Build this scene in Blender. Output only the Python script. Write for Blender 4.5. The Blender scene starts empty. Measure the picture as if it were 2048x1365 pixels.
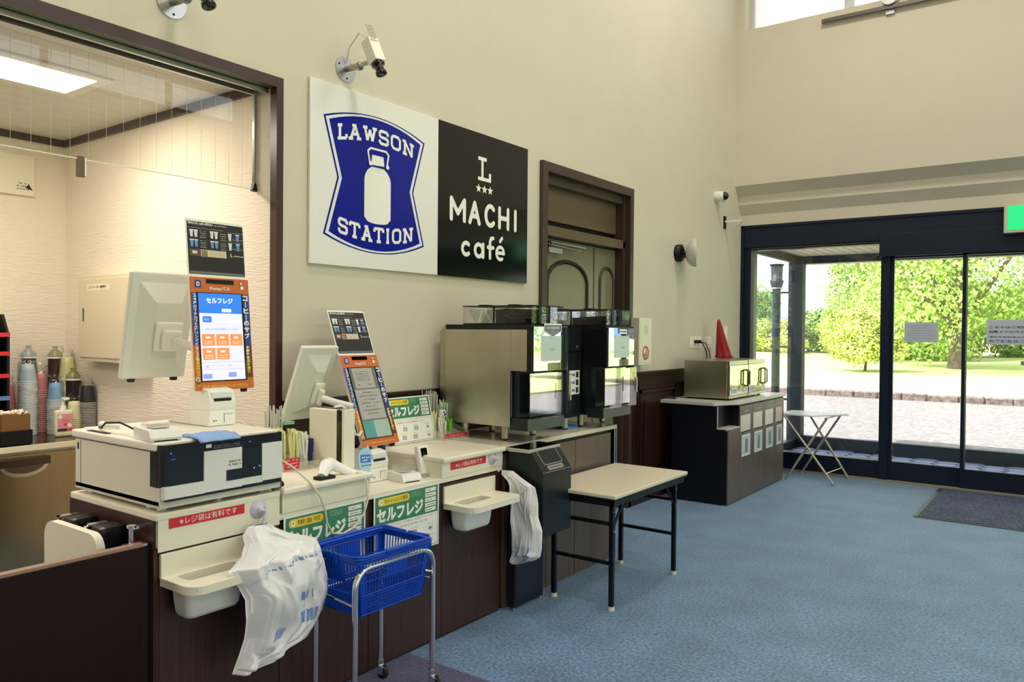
import bpy, bmesh, math, random
from math import sin, cos, pi, radians, sqrt, atan2
from mathutils import Vector, Matrix
random.seed(7)
SC = bpy.context.scene
COL = SC.collection

# ------------------------------------------------------------------ camera
YAW, PITCH, ROLL, FPX, EYE = 0.632342, -0.0133798, 0.0088630, 1555.45, 1.55
fw = Vector((-sin(YAW)*cos(PITCH), cos(YAW)*cos(PITCH), sin(PITCH)))
rt0 = Vector((cos(YAW), sin(YAW), 0)); up0 = rt0.cross(fw)
rt = rt0*cos(ROLL) + up0*sin(ROLL); up = -rt0*sin(ROLL) + up0*cos(ROLL)
cam = bpy.data.cameras.new('camera'); cam.sensor_width = 36; cam.lens = FPX/2048*36
cam.clip_start = 0.05; cam.clip_end = 500
co = bpy.data.objects.new('camera', cam); COL.objects.link(co)
M4 = Matrix(((rt.x, up.x, -fw.x, 0), (rt.y, up.y, -fw.y, 0), (rt.z, up.z, -fw.z, EYE), (0, 0, 0, 1)))
co.matrix_world = M4
SC.camera = co

# ------------------------------------------------------------------ world, sun, exposure
w = bpy.data.worlds.new('World'); SC.world = w; w.use_nodes = True
bg = w.node_tree.nodes['Background']; bg.inputs[0].default_value = (0.86, 0.93, 1.0, 1); bg.inputs[1].default_value = 3.0
def light(name, typ, loc, energy, color, rot=(0, 0, 0), **kw):
    l = bpy.data.lights.new(name, typ); l.energy = energy; l.color = color
    for k, v in kw.items(): setattr(l, k, v)
    o = bpy.data.objects.new(name, l); COL.objects.link(o); o.location = loc; o.rotation_euler = rot
    return o
sun = light('sun', 'SUN', (0, 0, 20), 10.0, (1.0, 0.95, 0.84), angle=radians(1.0))
sun.rotation_euler = Vector((0.45, 0.35, -1.0)).to_track_quat('-Z', 'Y').to_euler()
SC.cycles.transparent_max_bounces = 48
SC.cycles.max_bounces = 10
vs = SC.view_settings
SC.display_settings.display_device = 'sRGB'
vs.view_transform = 'Standard'; vs.look = 'None'; vs.exposure = 0.0; vs.gamma = 1.0; vs.use_curve_mapping = False
# lamps of the hall and of the serving room (their housings are built further down)
HALL_LAMPS = [(-1.6, 2.2), (-1.6, 6.4), (1.6, -1.0), (1.6, 2.4), (1.6, 6.4)]
for i, (lx, ly) in enumerate(HALL_LAMPS):
    light('hall_lamp_light', 'AREA', (lx, ly, 6.50), 60, (1.0, 0.90, 0.78), shape='DISK', size=0.7)
light('serving_room_light', 'AREA', (-4.19, 1.62, 2.783), 27, (1.0, 0.90, 0.76), shape='RECTANGLE', size=0.30, size_y=0.62)
light('serving_room_light', 'AREA', (-4.19, -0.4, 2.783), 30, (1.0, 0.90, 0.76), shape='RECTANGLE', size=0.30, size_y=1.1)

# ------------------------------------------------------------------ materials
def lin(c):
    return tuple(((x/255)/12.92 if x/255 <= 0.04045 else ((x/255+0.055)/1.055)**2.4) for x in c)
MATS = {}
def mat(name, rgb=(200, 200, 200), rough=0.5, metal=0.0, emit=None, es=0, bump=0, bscale=200, coat=0, spec=0.5, vary=0, vscale=6, stretch=None, trans=0, alpha=1):
    if name in MATS: return MATS[name]
    m = bpy.data.materials.new(name); m.use_nodes = True; MATS[name] = m
    nt = m.node_tree; b = nt.nodes['Principled BSDF']
    c = lin(rgb) + (1,)
    b.inputs['Base Color'].default_value = c
    b.inputs['Roughness'].default_value = rough; b.inputs['Metallic'].default_value = metal
    b.inputs['Specular IOR Level'].default_value = spec
    if coat: b.inputs['Coat Weight'].default_value = coat; b.inputs['Coat Roughness'].default_value = 0.08
    if emit: b.inputs['Emission Color'].default_value = lin(emit)+(1,); b.inputs['Emission Strength'].default_value = es
    if trans: b.inputs['Transmission Weight'].default_value = trans
    if alpha < 1: b.inputs['Alpha'].default_value = alpha
    tc = nt.nodes.new('ShaderNodeTexCoord')
    def noise(scale, det=3, st=None):
        n = nt.nodes.new('ShaderNodeTexNoise'); n.inputs['Scale'].default_value = scale; n.inputs['Detail'].default_value = det
        if st:
            mp = nt.nodes.new('ShaderNodeMapping'); mp.inputs['Scale'].default_value = st
            nt.links.new(tc.outputs['Object'], mp.inputs[0]); nt.links.new(mp.outputs[0], n.inputs['Vector'])
        else: nt.links.new(tc.outputs['Object'], n.inputs['Vector'])
        return n
    if vary:
        n = noise(vscale, 4, stretch)
        mr = nt.nodes.new('ShaderNodeMapRange'); mr.inputs[3].default_value = 1-vary; mr.inputs[4].default_value = 1+vary
        mr.inputs[1].default_value = 0.3; mr.inputs[2].default_value = 0.7
        nt.links.new(n.outputs['Fac'], mr.inputs[0])
        hs = nt.nodes.new('ShaderNodeHueSaturation'); hs.inputs['Color'].default_value = c
        nt.links.new(mr.outputs[0], hs.inputs['Value']); nt.links.new(hs.outputs[0], b.inputs['Base Color'])
    if bump:
        n = noise(bscale, 2, stretch); bp = nt.nodes.new('ShaderNodeBump'); bp.inputs['Strength'].default_value = bump
        bp.inputs['Distance'].default_value = 0.01
        nt.links.new(n.outputs['Fac'], bp.inputs['Height']); nt.links.new(bp.outputs[0], b.inputs['Normal'])
    return m
def glassy(name, tint=(255, 255, 255), refl=1.0, rough=0.0, base=0.0):
    """thin clear pane: light goes straight through, a Fresnel part is mirrored"""
    if name in MATS: return MATS[name]
    m = bpy.data.materials.new(name); m.use_nodes = True; MATS[name] = m
    nt = m.node_tree; nt.nodes.clear()
    o = nt.nodes.new('ShaderNodeOutputMaterial'); mx = nt.nodes.new('ShaderNodeMixShader')
    t = nt.nodes.new('ShaderNodeBsdfTransparent'); t.inputs[0].default_value = lin(tint)+(1,)
    g = nt.nodes.new('ShaderNodeBsdfGlossy'); g.inputs['Roughness'].default_value = rough
    f = nt.nodes.new('ShaderNodeFresnel'); f.inputs['IOR'].default_value = 1.45
    mm = nt.nodes.new('ShaderNodeMath'); mm.operation = 'MULTIPLY_ADD'; mm.inputs[1].default_value = refl; mm.inputs[2].default_value = base
    nt.links.new(f.outputs[0], mm.inputs[0]); nt.links.new(mm.outputs[0], mx.inputs[0])
    nt.links.new(t.outputs[0], mx.inputs[1]); nt.links.new(g.outputs[0], mx.inputs[2]); nt.links.new(mx.outputs[0], o.inputs[0])
    return m
def film(name, rgb, alpha, rough=0.25):
    """thin plastic film: part diffuse and glossy, part see-through"""
    return mat(name, rgb, rough, alpha=alpha, spec=0.7)

wall_m = mat('wall_paint', (214, 207, 191), 0.75, bump=0.15, bscale=260, vary=0.02, vscale=2)
kwall_m = mat('kitchen_wall_cloth', (238, 226, 208), 0.8, bump=0.5, bscale=14, stretch=(1, 1, 9))
ceil_m = mat('ceiling_paint', (236, 232, 222), 0.8)
kceil_m = mat('kitchen_ceiling_board', (226, 220, 204), 0.7)
brown_m = mat('dark_brown_trim', (62, 38, 32), 0.35, vary=0.12, vscale=5, stretch=(1, 1, 12))
wains_m = mat('wainscot_wood', (44, 22, 18), 0.35, vary=0.25, vscale=7, stretch=(6, 6, .5))
wood_m = mat('walnut_laminate', (60, 36, 31), 0.4, vary=0.3, vscale=9, stretch=(9, 9, .45))
woodg_m = mat('grey_brown_laminate', (98, 84, 76), 0.35, vary=0.16, vscale=9, stretch=(9, 9, .45))
maroon_m = mat('maroon_gate', (32, 9, 13), 0.45, spec=0.2)
black_m = mat('black_satin', (12, 14, 18), 0.4, spec=.35)
navyb_m = mat('blue_black_side', (10, 11, 24), 0.5, spec=.3)
bin_m = mat('bin_black', (22, 30, 36), 0.38, spec=.35)
gloss_m = mat('black_gloss', (8, 8, 10), 0.06, coat=0.5)
white_m = mat('white_plastic', (238, 236, 226), 0.4)
cream_m = mat('cream_counter_board', (236, 231, 214), 0.45)
creamd_m = mat('cream_cabinet', (214, 202, 172), 0.45)
gap_m = mat('gap_black', (12, 10, 10), 0.7)
steel_m = mat('brushed_steel', (176, 170, 158), 0.28, metal=1, vary=0.06, vscale=5, stretch=(1, 1, 6))
steeld_m = mat('worn_steel', (188, 182, 164), 0.33, metal=1, vary=0.10, vscale=5)
chrome_m = mat('chrome', (225, 228, 232), 0.08, metal=1)
alu_m = mat('aluminium', (200, 202, 205), 0.3, metal=1)
mirror_m = mat('mirror_front', (225, 228, 228), 0.02, metal=1)
tblack_m = mat('table_black_steel', (8, 14, 20), 0.38, spec=.35)
ttop_m = mat('table_top_cream', (226, 217, 196), 0.3)
blue_m = mat('basket_blue', (0, 72, 200), 0.3)
frame_m = mat('entrance_frame', (17, 28, 50), 0.42, spec=0.3)
frame2_m = mat('entrance_frame_outer', (26, 34, 40), 0.5, spec=.3)
red_m = mat('red_label', (206, 36, 52), 0.5)
signw_m = mat('sign_white', (240, 241, 238), 0.12, coat=0.6)
signb_m = mat('sign_black', (16, 20, 19), 0.10, coat=0.15, spec=.35)
royal_m = mat('sign_blue', (0, 22, 150), 0.15, coat=0.1, spec=.35)
paper_m = mat('paper_white', (244, 244, 240), 0.6)
green_m = mat('poster_green', (60, 132, 100), 0.45)
yellow_m = mat('poster_yellow', (240, 212, 60), 0.45)
ink_m = mat('ink_dark', (50, 48, 46), 0.6)
inkg_m = mat('ink_grey', (140, 140, 144), 0.6)
inkr_m = mat('ink_red', (200, 90, 90), 0.6)
orange_m = mat('sheet_orange', (206, 106, 44), 0.45)
sblue_m = mat('sheet_blue', (22, 66, 150), 0.45)
sred_m = mat('sheet_red', (190, 40, 50), 0.45)
syel_m = mat('sheet_yellow', (240, 220, 70), 0.45)
sbrown_m = mat('sheet_brown', (110, 52, 20), 0.45)
pale_m = mat('grey_white_front', (226, 227, 228), 0.35)
blueled_m = mat('led_blue', (40, 60, 255), 0.4, emit=(50, 70, 255), es=2.5)
cloth_m = mat('blue_cloth', (140, 176, 230), 0.8, bump=0.4, bscale=40)
cloth2_m = mat('bright_blue_cloth', (70, 140, 225), 0.8, bump=0.4, bscale=40)
lav_m = mat('suction_pvc', (205, 200, 222), 0.3)
rubber_m = mat('black_rubber', (14, 14, 16), 0.7)
bag_m = mat('white_bag_film', (246, 246, 252), 0.22, alpha=0.90, spec=0.8)
bagb_m = mat('bag_print_blue', (120, 150, 215), 0.4)
glass_m = glassy('window_glass')
pglass_m = glassy('partition_glass', (252, 253, 251), .7, base=0.0)
clear_m = glassy('clear_acrylic', (254, 254, 254), .3, base=0.005)
stone_m = mat('curb_stone', (122, 108, 102), 0.9, bump=0.8, bscale=20, vary=0.5, vscale=12)
fire_m = mat('fire_box_ivory', (232, 232, 206), 0.4)
exit_m = mat('exit_green', (20, 190, 110), 0.4, emit=(40, 215, 130), es=0.85)
bean_m = mat('coffee_beans', (24, 20, 18), 0.6, bump=1.0, bscale=90)
cord_m = mat('cream_cord', (224, 220, 196), 0.5)
pen_m = mat('straw_pale', (232, 232, 170), 0.45)
chop_m = mat('straw_white', (240, 240, 232), 0.45)
navy_m = mat('navy_board', (20, 28, 100), 0.5)
kraft_m = mat('kraft_brown', (120, 82, 40), 0.7)
umb_m = mat('crimson_cloth', (150, 8, 28), 0.5, bump=0.3, bscale=30)

# floor carpet: blue hall, purple strip before the tills
def carpet(name, a, b, rough=0.6, sheen=1.0, spec=0.5):
    m = bpy.data.materials.new(name); m.use_nodes = True; MATS[name] = m
    nt = m.node_tree; p = nt.nodes['Principled BSDF']; p.inputs['Roughness'].default_value = rough
    p.inputs['Specular IOR Level'].default_value = spec; p.inputs['Sheen Weight'].default_value = sheen
    p.inputs['Sheen Roughness'].default_value = 0.38
    p.inputs['Sheen Tint'].default_value = (0.6, 0.8, 1, 1)
    tc = nt.nodes.new('ShaderNodeTexCoord')
    n = nt.nodes.new('ShaderNodeTexNoise'); n.inputs['Scale'].default_value = 62; n.inputs['Detail'].default_value = 3; n.inputs['Roughness'].default_value = 0.7
    n2 = nt.nodes.new('ShaderNodeTexNoise'); n2.inputs['Scale'].default_value = 3; n2.inputs['Detail'].default_value = 5
    for q in (n, n2): nt.links.new(tc.outputs['Object'], q.inputs['Vector'])
    cr = nt.nodes.new('ShaderNodeValToRGB'); cr.color_ramp.elements[0].position = 0.36; cr.color_ramp.elements[1].position = 0.64
    cr.color_ramp.elements[0].color = lin(a)+(1,); cr.color_ramp.elements[1].color = lin(b)+(1,)
    nt.links.new(n.outputs['Fac'], cr.inputs[0])
    mr = nt.nodes.new('ShaderNodeMapRange'); mr.inputs[3].default_value = 0.82; mr.inputs[4].default_value = 1.15
    mr.inputs[1].default_value = 0.35; mr.inputs[2].default_value = 0.65
    nt.links.new(n2.outputs['Fac'], mr.inputs[0])
    hs = nt.nodes.new('ShaderNodeHueSaturation'); nt.links.new(cr.outputs[0], hs.inputs['Color']); nt.links.new(mr.outputs[0], hs.inputs['Value'])
    nt.links.new(hs.outputs[0], p.inputs['Base Color'])
    bp = nt.nodes.new('ShaderNodeBump'); bp.inputs['Strength'].default_value = 0.6; bp.inputs['Distance'].default_value = 0.006
    nt.links.new(n.outputs['Fac'], bp.inputs['Height']); nt.links.new(bp.outputs[0], p.inputs['Normal'])
    return m
carpet_m = carpet('blue_carpet', (46, 78, 122), (126, 158, 200))
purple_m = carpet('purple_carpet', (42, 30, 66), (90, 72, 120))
matt_m = carpet('charcoal_mat', (12, 15, 30), (100, 108, 140), .9, .2, .2)
grass_m = mat('lawn_grass', (190, 202, 124), 0.9, vary=0.10, vscale=1.5)
asph_m = mat('pale_asphalt', (118, 113, 111), 0.9, vary=0.38, vscale=14)

# ------------------------------------------------------------------ mesh builder
class MB:
    def __init__(s, off=(0, 0, 0)):
        s.v = []; s.f = []; s.mi = []; s.mats = []; s.cur = 0; s.off = Vector(off); s.smooth = []
    def mat(s, m):
        if m not in s.mats: s.mats.append(m)
        s.cur = s.mats.index(m); return s
    def add(s, vs, fs, smooth=False, M=None):
        b = len(s.v)
        for p in vs:
            p = Vector(p)
            if M is not None: p = M @ p
            s.v.append(p - s.off)
        for f in fs: s.f.append([b+i for i in f]); s.mi.append(s.cur); s.smooth.append(smooth)
        return s
    def box(s, x0, x1, y0, y1, z0, z1, bev=0, seg=2, M=None):
        x0, x1 = min(x0, x1), max(x0, x1); y0, y1 = min(y0, y1), max(y0, y1); z0, z1 = min(z0, z1), max(z0, z1)
        if bev <= 0:
            v = [(x, y, z) for x in (x0, x1) for y in (y0, y1) for z in (z0, z1)]
            return s.add(v, [(0, 1, 3, 2), (4, 6, 7, 5), (0, 4, 5, 1), (2, 3, 7, 6), (0, 2, 6, 4), (1, 5, 7, 3)], M=M)
        bm = bmesh.new(); bmesh.ops.create_cube(bm, size=1)
        for v in bm.verts:
            v.co = Vector(((x0+x1)/2+v.co.x*(x1-x0), (y0+y1)/2+v.co.y*(y1-y0), (z0+z1)/2+v.co.z*(z1-z0)))
        bmesh.ops.bevel(bm, geom=bm.edges[:], offset=min(bev, (x1-x0)*.49, (y1-y0)*.49, (z1-z0)*.49), segments=seg, affect='EDGES', profile=0.6)
        s.bm(bm, smooth=False, M=M); return s
    def bm(s, bm, smooth=False, M=None):
        bm.verts.index_update()
        s.add([v.co.copy() for v in bm.verts], [[v.index for v in f.verts] for f in bm.faces], smooth, M); bm.free(); return s
    def cyl(s, p0, p1, r0, r1=None, n=16, cap=True, smooth=True):
        p0, p1 = Vector(p0), Vector(p1); r1 = r0 if r1 is None else r1
        d = (p1-p0).normalized(); a = d.orthogonal().normalized(); b = d.cross(a)
        v = []
        for p, r in ((p0, r0), (p1, r1)):
            for i in range(n):
                t = 2*pi*i/n; v.append(p + a*cos(t)*r + b*sin(t)*r)
        s.add(v, [(i, (i+1) % n, n+(i+1) % n, n+i) for i in range(n)], smooth)
        if cap: s.add(v[:n], [list(range(n))[::-1]]); s.add(v[n:], [list(range(n))])
        return s
    def tube(s, pts, r, n=10, closed=False, cap=True, sx=1.0):
        pts = [Vector(p) for p in pts]; N = len(pts)
        tans = []
        for i in range(N):
            if closed: t = pts[(i+1) % N]-pts[i-1]
            else: t = pts[min(i+1, N-1)]-pts[max(i-1, 0)]
            tans.append(t.normalized())
        a = tans[0].orthogonal().normalized(); v = []
        for i in range(N):
            a = (a - tans[i]*a.dot(tans[i])).normalized(); b = tans[i].cross(a)
            rr = r[i] if isinstance(r, (list, tuple)) else r
            for k in range(n):
                t = 2*pi*k/n; v.append(pts[i] + a*cos(t)*rr + b*sin(t)*rr*sx)
        fs = []
        for i in range(N if closed else N-1):
            j = (i+1) % N
            for k in range(n): fs.append((i*n+k, i*n+(k+1) % n, j*n+(k+1) % n, j*n+k))
        s.add(v, fs, True)
        if cap and not closed: s.add(v[:n], [list(range(n))[::-1]]); s.add(v[-n:], [list(range(n))])
        return s
    def lathe(s, prof, c, n=24, axis='z', M=None, smooth=True):
        v = []; c = Vector(c)
        for r, h in prof:
            for i in range(n):
                t = 2*pi*i/n
                q = {'z': (r*cos(t), r*sin(t), h), 'x': (h, r*cos(t), r*sin(t)), 'y': (r*sin(t), h, r*cos(t))}[axis]
                v.append(c+Vector(q))
        fs = []
        for j in range(len(prof)-1):
            for i in range(n): fs.append((j*n+i, j*n+(i+1) % n, (j+1)*n+(i+1) % n, (j+1)*n+i))
        s.add(v, fs, smooth, M)
        if prof[0][0] > 1e-6: s.add(v[:n], [list(range(n))[::-1]], M=M)
        if prof[-1][0] > 1e-6: s.add(v[-n:], [list(range(n))], M=M)
        return s
    def prism(s, poly, axis, a, b, M=None, smooth=False):
        """poly = 2D points; axis x: (y,z); axis y: (x,z); axis z: (x,y)"""
        def p3(p, h): return {'x': (h, p[0], p[1]), 'y': (p[0], h, p[1]), 'z': (p[0], p[1], h)}[axis]
        n = len(poly); v = [p3(p, a) for p in poly]+[p3(p, b) for p in poly]
        s.add(v, [(i, (i+1) % n, n+(i+1) % n, n+i) for i in range(n)], smooth, M)
        s.add(v[:n], [list(range(n))[::-1]], M=M); s.add(v[n:], [list(range(n))], M=M)
        return s
    def ball(s, c, r, n=12, sc=(1, 1, 1)):
        prof = [(r*sin(pi*i/n), -r*cos(pi*i/n)) for i in range(n+1)]
        M = Matrix.Translation(c) @ Matrix.Diagonal((sc[0], sc[1], sc[2], 1))
        return s.lathe(prof, (0, 0, 0), n*2, M=M)
    def build(s, name, parent=None, m=None, props=None, fixn=True):
        me = bpy.data.meshes.new(name)
        if m is not None: s.mats = [m]; s.mi = [0]*len(s.f)
        if not s.mats: s.mats = [white_m]
        me.from_pydata([tuple(v) for v in s.v], [], s.f)
        for q in s.mats: me.materials.append(q)
        me.polygons.foreach_set('material_index', s.mi); me.polygons.foreach_set('use_smooth', s.smooth)
        me.update()
        if fixn and len(s.f) < 30000:
            bm = bmesh.new(); bm.from_mesh(me); bmesh.ops.recalc_face_normals(bm, faces=bm.faces[:]); bm.to_mesh(me); bm.free()
        o = bpy.data.objects.new(name, me); COL.objects.link(o)
        if parent is not None: o.parent = parent
        for k, v in (props or {}).items(): o[k] = v
        return o

def thing(name, label, cat, loc=(0, 0, 0), group=None, rz=0):
    o = bpy.data.objects.new(name, None); COL.objects.link(o); o.empty_display_size = 0.05
    o.location = loc; o.rotation_euler = (0, 0, rz); o['label'] = label; o['category'] = cat
    if group: o['group'] = group
    return o
def tag(o, label, cat, group=None):
    o['label'] = label; o['category'] = cat
    if group: o['group'] = group
    return o
def struct(name, b, m=None, parent=None):
    return b.build(name, parent, m, {} if parent else {'kind': 'structure'})
def copy_tree(o, parent=None):
    c = o.copy(); COL.objects.link(c); c.parent = parent
    for ch in list(o.children): copy_tree(ch, c)
    return c

# ------------------------------------------------------------------ flat printing on a plane
_tc = {}
def text_geo(t, bold):
    k = (t, bold)
    if k in _tc: return _tc[k]
    cu = bpy.data.curves.new('t', 'FONT'); cu.body = t; cu.size = 1; cu.resolution_u = 3; cu.offset = bold
    o = bpy.data.objects.new('t', cu); COL.objects.link(o)
    me = o.to_mesh(); vs = [(v.co.x, v.co.y) for v in me.vertices]; fs = [list(p.vertices) for p in me.polygons]
    o.to_mesh_clear(); bpy.data.objects.remove(o); bpy.data.curves.remove(cu)
    if not vs: vs = [(0, 0), (1, 0), (1, 1)]; fs = []
    x0 = min(v[0] for v in vs); x1 = max(v[0] for v in vs); y0 = min(v[1] for v in vs); y1 = max(v[1] for v in vs)
    _tc[k] = ([((v[0]-x0)/(x1-x0), (v[1]-y0)/(y1-y0)) for v in vs], fs, (x1-x0)/(y1-y0)); return _tc[k]
class Print(MB):
    """2D marks on a plane with origin o, right ux, up uy (unit vectors)"""
    def __init__(s, o, ux, uy, off=(0, 0, 0), lift=0.0006):
        super().__init__(off); s.o = Vector(o); s.ux = Vector(ux).normalized(); s.uy = Vector(uy).normalized(); s.n = s.ux.cross(s.uy); s.lift = lift
    def P(s, x, y, l=1): return s.o + s.ux*x + s.uy*y + s.n*(s.lift*l)
    def poly(s, pts, m, l=1): s.mat(m); return s.add([s.P(x, y, l) for x, y in pts], [list(range(len(pts)))])
    def rect(s, x0, y0, x1, y1, m, l=1, r=0):
        if r > 0:
            pts = []
            for cx, cy, a0 in ((x1-r, y1-r, 0), (x0+r, y1-r, 90), (x0+r, y0+r, 180), (x1-r, y0+r, 270)):
                for i in range(5): a = radians(a0+i*22.5); pts.append((cx+r*cos(a), cy+r*sin(a)))
            return s.poly(pts, m, l)
        return s.poly([(x0, y0), (x1, y0), (x1, y1), (x0, y1)], m, l)
    def disc(s, x, y, r, m, l=1, n=24): return s.poly([(x+r*cos(2*pi*i/n), y+r*sin(2*pi*i/n)) for i in range(n)], m, l)
    def ring(s, x, y, r0, r1, m, l=1, n=24):
        s.mat(m); v = [s.P(x+r*cos(2*pi*i/n), y+r*sin(2*pi*i/n), l) for r in (r0, r1) for i in range(n)]
        return s.add(v, [(i, (i+1) % n, n+(i+1) % n, n+i) for i in range(n)])
    def text(s, t, x, y, w, h, m, l=2, bold=0.0, shear=0):
        """fit text t in the box x,y,w,h (h or w may be None to keep the letter shapes)"""
        v, f, asp = text_geo(t, bold)
        if w is None: w = h*asp
        if h is None: h = w/asp
        s.mat(m); return s.add([s.P(x+a*w+shear*b*h, y+b*h, l) for a, b in v], f)
    def vtext(s, t, x, y, cw, ch, m, l=2, bold=0.02, gap=1.15):
        """vertical writing, first glyph top at y"""
        for i, c in enumerate(t):
            yy = y-i*ch*gap-ch
            if c in 'ーー': s.rect(x+cw*.42, yy, x+cw*.58, yy+ch, m, l)
            elif c in 'ッャュョ': s.text(c, x+cw*.35, yy+ch*.25, cw*.55, ch*.55, m, l, bold)
            elif c != ' ': s.text(c, x, yy, cw, ch, m, l, bold)
        return s
    def strokes(s, lines, width, m, l=2, rnd=True, warp=None):
        """flat ribbons with round or square ends along 2D polylines"""
        W = warp or (lambda x, y: (x, y))
        s.mat(m); l0 = l; q = 0
        for ln in lines:
            for (x0, y0), (x1, y1) in zip(ln[:-1], ln[1:]):
                L = sqrt((x1-x0)**2+(y1-y0)**2) or 1e-6; dx, dy = (x1-x0)/L, (y1-y0)/L; nx, ny = -dy*width/2, dx*width/2
                q += 1; l = l0+q*.09
                k = max(1, int(L/0.02)) if warp else 1; v = []
                for i in range(k+1):
                    px, py = x0+(x1-x0)*i/k, y0+(y1-y0)*i/k
                    v += [s.P(*W(px+nx, py+ny), l), s.P(*W(px-nx, py-ny), l)]
                s.add(v, [(2*i, 2*i+1, 2*i+3, 2*i+2) for i in range(k)])
            if rnd:
                for (x, y) in ln:
                    q += 1
                    s.add([s.P(*W(x+width/2*cos(2*pi*i/14), y+width/2*sin(2*pi*i/14)), l0+q*.09) for i in range(14)], [list(range(14))])
        return s
    def squiggle(s, x, y, w, h, m, l=2, rows=1, gap=1.8, seed=1):
        """rows of tiny illegible characters"""
        rr = random.Random(seed)
        for r in range(rows):
            xx = x; yy = y-r*h*gap
            while xx < x+w:
                cw = h*rr.uniform(.5, .9)
                if rr.random() < .88: s.rect(xx, yy+h*rr.uniform(0, .3), xx+cw*.55, yy+h*rr.uniform(.7, 1), m, l)
                xx += cw
        return s

# ================================================================== SETTING
WX, BY, SY, RX, CZ = -3.22, 9.02, -3.5, 4.6, 6.6
def slab_with_holes(b, axis, a0, a1, u0, u1, z0, z1, holes):
    """wall between a0..a1 on its thickness axis ('x' or 'y'), u along, holes = (u0,u1,z0,z1)"""
    us = sorted({u0, u1, *[h[0] for h in holes], *[h[1] for h in holes]}); zs = sorted({z0, z1, *[h[2] for h in holes], *[h[3] for h in holes]})
    for ua, ub in zip(us[:-1], us[1:]):
        for za, zb in zip(zs[:-1], zs[1:]):
            cu, cz = (ua+ub)/2, (za+zb)/2
            if any(h[0] < cu < h[1] and h[2] < cz < h[3] for h in holes): continue
            if axis == 'x': b.box(a0, a1, ua, ub, za, zb)
            else: b.box(ua, ub, a0, a1, za, zb)
    return b
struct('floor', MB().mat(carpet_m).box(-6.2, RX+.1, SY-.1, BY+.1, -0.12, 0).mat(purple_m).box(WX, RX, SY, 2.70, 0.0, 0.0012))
struct('wall_left', slab_with_holes(MB(), 'x', WX-.16, WX, SY, BY+.1, 0, CZ, [(-1.2, 2.42, 0, 2.76), (4.78, 6.10, 0, 2.76)]), wall_m)
struct('ceiling', MB().box(-6.2, RX+.2, SY-.2, BY+.6, CZ, CZ+.15), ceil_m)
struct('wall_south', MB().box(-6.2, RX+.2, SY-.15, SY, 0, CZ), wall_m)
struct('wall_right', slab_with_holes(MB(), 'x', RX, RX+.15, SY, BY+.1, 0, CZ, [(-2.4, 1.0, .15, 2.7), (1.3, 4.7, .15, 2.7), (5.0, 8.4, .15, 2.7), (-2.4, 8.4, 4.9, 6.35)]), wall_m)
# upper end wall with stepped soffit, clerestory above
b = MB().box(WX, RX, 8.68, BY+.15, 3.22, 4.97)
b.prism([(8.68, 3.22), (8.80, 3.115), (8.80, 3.02), (8.875, 2.91), (8.885, 2.79), (BY+.15, 2.79), (BY+.15, 3.22)], 'x', WX, RX)
b.box(WX, RX, 8.68, BY+.15, 6.35, CZ).box(WX, WX+.09, 8.68, BY+.15, 4.97, 6.35)
struct('wall_end', b, wall_m)
b = MB()
for x0, x1 in ((WX+.09, -2.12), (-2.02, -.9), (-.8, .4), (.5, 1.7), (1.8, 3.0), (3.1, RX)):
    b.box(x1, x1+.10 if x1 < RX else x1-.04, 8.90, 8.98, 4.97, 6.35)
b.box(WX+.09, WX+.13, 8.88, 8.98, 4.97, 6.35).box(WX+.09, RX, 8.88, 8.98, 4.97, 5.0).box(WX+.09, RX, 8.88, 8.98, 6.31, 6.35)
w1 = struct('window_1', b, mat('white_sash', (214, 216, 222), .4))
MB().box(WX+.09, RX, 8.935, 8.941, 5.0, 6.31).build('window_pane', w1, glass_m)
# right-hand windows
def side_window(i, y0, y1, z0, z1, n):
    b = MB()
    b.box(RX+.03, RX+.12, y0, y1, z0, z0+.07).box(RX+.03, RX+.12, y0, y1, z1-.07, z1)
    for k in range(n+1):
        yy = y0+(y1-y0-.07)*k/n; b.box(RX+.03, RX+.12, yy, yy+.07, z0, z1)
    o = struct('window_%d' % i, b, frame_m)
    MB().box(RX+.07, RX+.076, y0, y1, z0, z1).build('window_pane', o, glass_m)
side_window(2, -2.4, 1.0, .15, 2.7, 2); side_window(3, 1.3, 4.7, .15, 2.7, 2); side_window(4, 5.0, 8.4, .15, 2.7, 2); side_window(5, -2.4, 8.4, 4.9, 6.35, 6)
# wainscot of the left wall
b = MB()
for y0, y1 in ((2.44, 4.72), (6.16, 8.90)):
    b.box(WX, WX+.02, y0, y1, 0, 1.165).box(WX, WX+.04, y0, y1, 1.165, 1.19, .004).box(WX+.02, WX+.028, y0, y1, .0, .10)
struct('trim_1', b, wains_m)
b = MB()
for y0, y1 in ((6.26, 7.10), (7.22, 8.06), (8.14, 8.80)):
    z0, z1 = .16, 1.06
    for t, h in ((0, .012), (.035, .02), (.075, .010)):
        b.box(WX+.02, WX+.02+h, y0+t, y1-t, z1-t-.03, z1-t).box(WX+.02, WX+.02+h, y0+t, y1-t, z0+t, z0+t+.03)
        b.box(WX+.02, WX+.02+h, y0+t, y0+t+.03, z0+t, z1-t).box(WX+.02, WX+.02+h, y1-t-.03, y1-t, z0+t, z1-t)
    b.box(WX+.02, WX+.036, y0+.14, y1-.14, z0+.14, z1-.14, .012)
struct('trim_2', b, wains_m)
struct('baseboard_left', MB().box(WX, WX+.03, 4.74, 4.78, 0, .1).box(WX, WX+.03, 6.10, 6.16, 0, .1), wains_m)

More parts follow.
